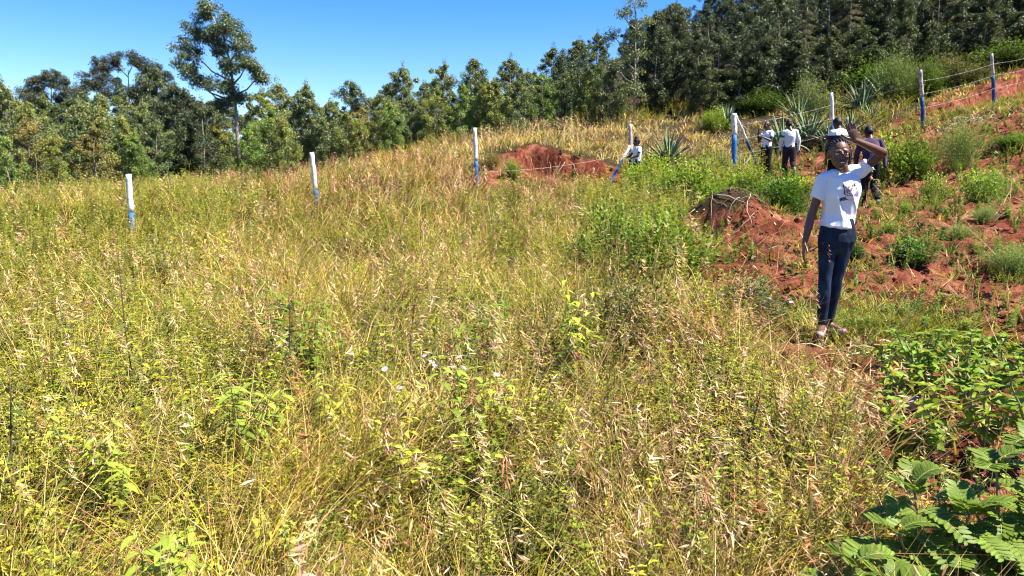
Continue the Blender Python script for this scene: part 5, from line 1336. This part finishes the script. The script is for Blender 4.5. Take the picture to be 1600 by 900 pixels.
ge, gshirt, gme, gf = person('person', (gp[0], gp[1], gz + .03), 0, GJ, (M_TEE, M_JEAN), 'girl in white printed t-shirt and blue jeans, hand raised over her braided hair', M_SKIN, 1.0, .0055, 'braids', M_SHOE, True, legtop=(.080, .050, .037), wide=.93)
# the print on her shirt
gbvh = BVHTree.FromPolygons([v.co.copy() for v in gme.vertices], [tuple(p.vertices) for p in gme.polygons])
def wrap(V, T, name, mat, off=.0022):
    out_ = []
    for x, z in V:
        h = gbvh.ray_cast(Vector((x, -1, z)), Vector((0, 1, 0)))
        out_.append((h[0] + h[1] * off)[:] if h[0] is not None else (x, -.12, z))
    return link(name, mk_mesh(name, out_, T, None, mat), gshirt)
M_INK = plain('navy_ink', (.012, .010, .045), .6, .2); M_INKR = plain('red_ink', (.50, .035, .05), .6, .2); M_INKP = plain('pink_ink', (.80, .38, .42), .6, .2); M_INKV = plain('violet_ink', (.06, .012, .16), .6, .2); M_INKG = plain('grey_ink', (.30, .22, .18), .6, .2)
def strip(p, q, w, n=6):
    p, q = np.array(p), np.array(q); d = nz(q - p); nn = np.array([-d[1], d[0]]) * w / 2; V = []; T = []
    for i in range(n + 1):
        c = p + (q - p) * i / n; V += [c - nn, c + nn]
    for i in range(n): a = 2 * i; T += [(a, a + 2, a + 3), (a, a + 3, a + 1)]
    return np.array(V), np.array(T)
def g2(px, py): q = g(px, py, -.1); return q[0], q[2]
LC = np.array(g2(1328.5, 293.5)); ca, sa = math.cos(.10), math.sin(.10)
lp = lambda x, z: LC + np.array([x * ca - z * sa * .6, z * ca + x * sa])
hexp = [lp(-.058, .034), lp(-.052, -.040), lp(-.022, -.058), lp(.012, -.056), lp(.058, -.026), lp(.062, .026), lp(.010, .062)]
def multi(items, name, mat):
    Vs = []; Ts = []; n = 0
    for V, T in items: Vs.append(V); Ts.append(T + n); n += len(V)
    return wrap(np.concatenate(Vs), np.concatenate(Ts), name, mat)
multi([strip(hexp[0], hexp[1], .0085), strip(hexp[1], hexp[2], .006), strip(hexp[2], hexp[3], .005)], 'emblem_frame', M_INK)
multi([strip(hexp[3], hexp[4], .005), strip(hexp[4], hexp[5], .0035), strip(hexp[5], hexp[6], .003), strip(hexp[6], hexp[0], .003)], 'emblem_frame', M_INKP)
def bar(x, z0, z1, w=.009): return strip(lp(x, z0), lp(x + .003, z1), w, 3)
for bb_ in [bar(-.042, .004, .018), bar(-.018, .004, .022), bar(-.014, -.026, -.006), bar(.002, -.022, .002), bar(.034, .010, .034), bar(-.016, -.044, -.036), bar(.046, .012, .022, .006), bar(.050, -.012, -.002, .005)]: multi([bb_], 'emblem_bar', M_INK)
for bb_ in [bar(-.028, -.040, .010), bar(.016, -.014, .004, .007), bar(.010, .010, .026, .006)]: multi([bb_], 'emblem_bar', M_INKR)
for bb_ in [bar(-.040, -.036, -.006), bar(.020, .008, .030), bar(.030, -.014, -.004, .006), bar(.002, -.044, -.036), bar(.022, -.032, -.024)]: multi([bb_], 'emblem_bar', M_INKG)
def lettering(txt, cx, cz, size, ang, mat, name, sx=1.0, bold=.0):
    cu = bpy.data.curves.new('t', 'FONT'); cu.body = txt; cu.size = size; cu.offset = bold; cu.align_x = 'CENTER'; cu.align_y = 'CENTER'; cu.resolution_u = 3
    o = bpy.data.objects.new('t', cu); col.objects.link(o); me = bpy.data.meshes.new_from_object(o.evaluated_get(bpy.context.evaluated_depsgraph_get())); bpy.data.objects.remove(o)
    V = np.array([v.co[:2] for v in me.vertices]) * [sx, 1]; me.calc_loop_triangles(); T = np.array([t.vertices[:] for t in me.loop_triangles]); bpy.data.meshes.remove(me)
    c, s_ = math.cos(ang), math.sin(ang); V = np.stack([V[:, 0] * c - V[:, 1] * s_ + cx, V[:, 0] * s_ + V[:, 1] * c + cz], 1); wrap(V, T, name, mat)
lettering('BBL', *g2(1317.5, 310.5), .036, .25, M_INK, 'lettering', 1.1, .0014)
lettering('DG', *g2(1335.5, 304.6), .034, .28, M_INKV, 'lettering', 1.1, .0010)
lettering('IFIFE', *g2(1330, 311.5), .020, .27, M_INKP, 'lettering', 1.3, .0004)

# --- the other people, each in their own frame facing -y, one metre is one metre
def base_pose(**k):
    J = dict(s=1.04, head=(0, -.02, 1.58), look=(0, 0, 0), neck=(0, .01, 1.43), shR=(-.160, 0, 1.365), shL=(.160, 0, 1.365), chest=(0, 0, 1.24), waist=(0, 0, 1.05), hem=(0, 0, .93), hipR=(-.085, 0, .89), hipL=(.085, 0, .89),
             elR=(-.23, .02, 1.09), elL=(.23, .02, 1.09), wrR=(-.22, -.06, .84), wrL=(.22, -.06, .84), handR=((0, -.15, -1), (.9, -.2, 0), 1), handL=((0, -.15, -1), (-.9, -.2, 0), -1),
             knR=(-.09, -.02, .48), knL=(.09, -.02, .48), anR=(-.09, .03, .08), anL=(.09, .03, .08), toeR=(-.10, -.14, .035), toeL=(.10, -.14, .035), cuffR=.05, cuffL=.05)
    J.update(k); return J
def ground_at(px, py, d): return at(px, py, d)
def put(px, ybase, ytop, d, hgt):
    b = at(px, ybase, d); s = (P(px, ytop, d)[2] - b[2]) / hgt; return b, min(max(s, .8), 1.25)
b, s_ = put(1196, 278, 189, 21.4, 1.71)
person('person', b, math.radians(-62), base_pose(head=(0, -.05, 1.58), look=(0, -.05, 0), elR=(-.20, -.12, 1.12), wrR=(-.10, -.28, 1.33), handR=((.15, -.05, 1), (.3, .9, 0), -1, .4), elL=(.21, -.06, 1.12), wrL=(.08, -.25, 1.22), handL=((-.3, -.2, .9), (-.9, 0, 0), 1, .4)),
       (M_TEE, M_BLACK), 'balding man in white t-shirt and black trousers, hand raised to his face', M_SKIN2, s_, .008, 'bald', legtop=(.105, .080, .068), belly=1.08)
b, s_ = put(1231, 278, 187, 20.3, 1.70)
person('person', b, math.radians(170), base_pose(head=(.03, -.08, 1.57), look=(0, .35, 0), anR=(-.14, .28, .20), knR=(-.11, .02, .50), toeR=(-.15, .20, .06), anL=(.08, -.02, .08), knL=(.09, -.08, .48), toeL=(.09, -.18, .035), cuffR=.55, elR=(-.25, .03, 1.10), elL=(.24, .0, 1.10), wrR=(-.24, .02, .85), wrL=(.23, -.06, .86)),
       (M_TEE2, M_BROWNB), 'man in long-sleeved white sweater and dark trousers walking uphill away from the camera', M_SKIN2, s_, .008, 'short', sleeves='long', legtop=(.100, .072, .058))
ab = Acc(); tube(ab, [(.195, .01, 1.275), (.203, .013, 1.24), (.210, .016, 1.205)], .066, (1, 1, 1), 14); link('arm_band', ab.mesh('arm_band', plain('dark_green_knit', (.02, .05, .045), .9), True), [o for o in col.objects if o.name.startswith('person')][-1])
b, s_ = put(1312, 322, 186, 16.4, 1.55)
person('person', b, math.radians(185), base_pose(head=(0, -.28, 1.47), look=(0, .7, 0), neck=(0, -.20, 1.37), chest=(0, -.10, 1.19), shR=(-.165, -.15, 1.30), shL=(.165, -.15, 1.30), elR=(-.22, -.22, 1.03), elL=(.22, -.22, 1.03), wrR=(-.18, -.30, .80), wrL=(.18, -.30, .80), waist=(0, -.01, 1.02)),
       (M_YOKE, M_BLACK), 'bending person in white-shouldered black top, mostly hidden behind the waving girl', M_SKIN2, s_, .009, 'short')
b, s_ = put(1355, 332, 196, 14.6, 1.66)
person('person', b, math.radians(172), base_pose(head=(.02, -.18, 1.53), look=(0, .5, 0), neck=(0, -.11, 1.42), chest=(0, -.05, 1.22), shR=(-.175, -.08, 1.345), shL=(.175, -.08, 1.345), elR=(-.27, -.02, 1.08), elL=(.25, -.10, 1.08), wrR=(-.27, .04, .84), wrL=(.23, -.18, .86), knR=(-.10, -.04, .49), anR=(-.12, .22, .16), toeR=(-.13, .12, .04), anL=(.10, -.06, .08), toeL=(.10, -.23, .035)),
       (M_PURP, M_BLACK), 'man in dark purple shirt and black trousers seen from behind, right of the waving girl', M_SKIN2, s_, .008, 'short', M_BSHOE, sleeves='long', legtop=(.105, .078, .064), wide=1.05)
b, s_ = put(995, 285, 214, 20.2, 1.74)
person('person', b, math.radians(-70), base_pose(head=(0, -.06, 1.56), look=(0, .2, 0), elR=(-.22, -.14, 1.12), wrR=(-.12, -.36, 1.06), handR=((.1, -1, 0), (0, 0, -1), 1, .4), elL=(.22, -.10, 1.12), wrL=(.10, -.34, 1.02), handL=((-.1, -1, 0), (0, 0, -1), -1, .4)),
       (M_TEE, M_BLACK), 'worker in white t-shirt with hair in a bun, hands on the weathered post', M_SKIN2, s_, .008, 'bun')
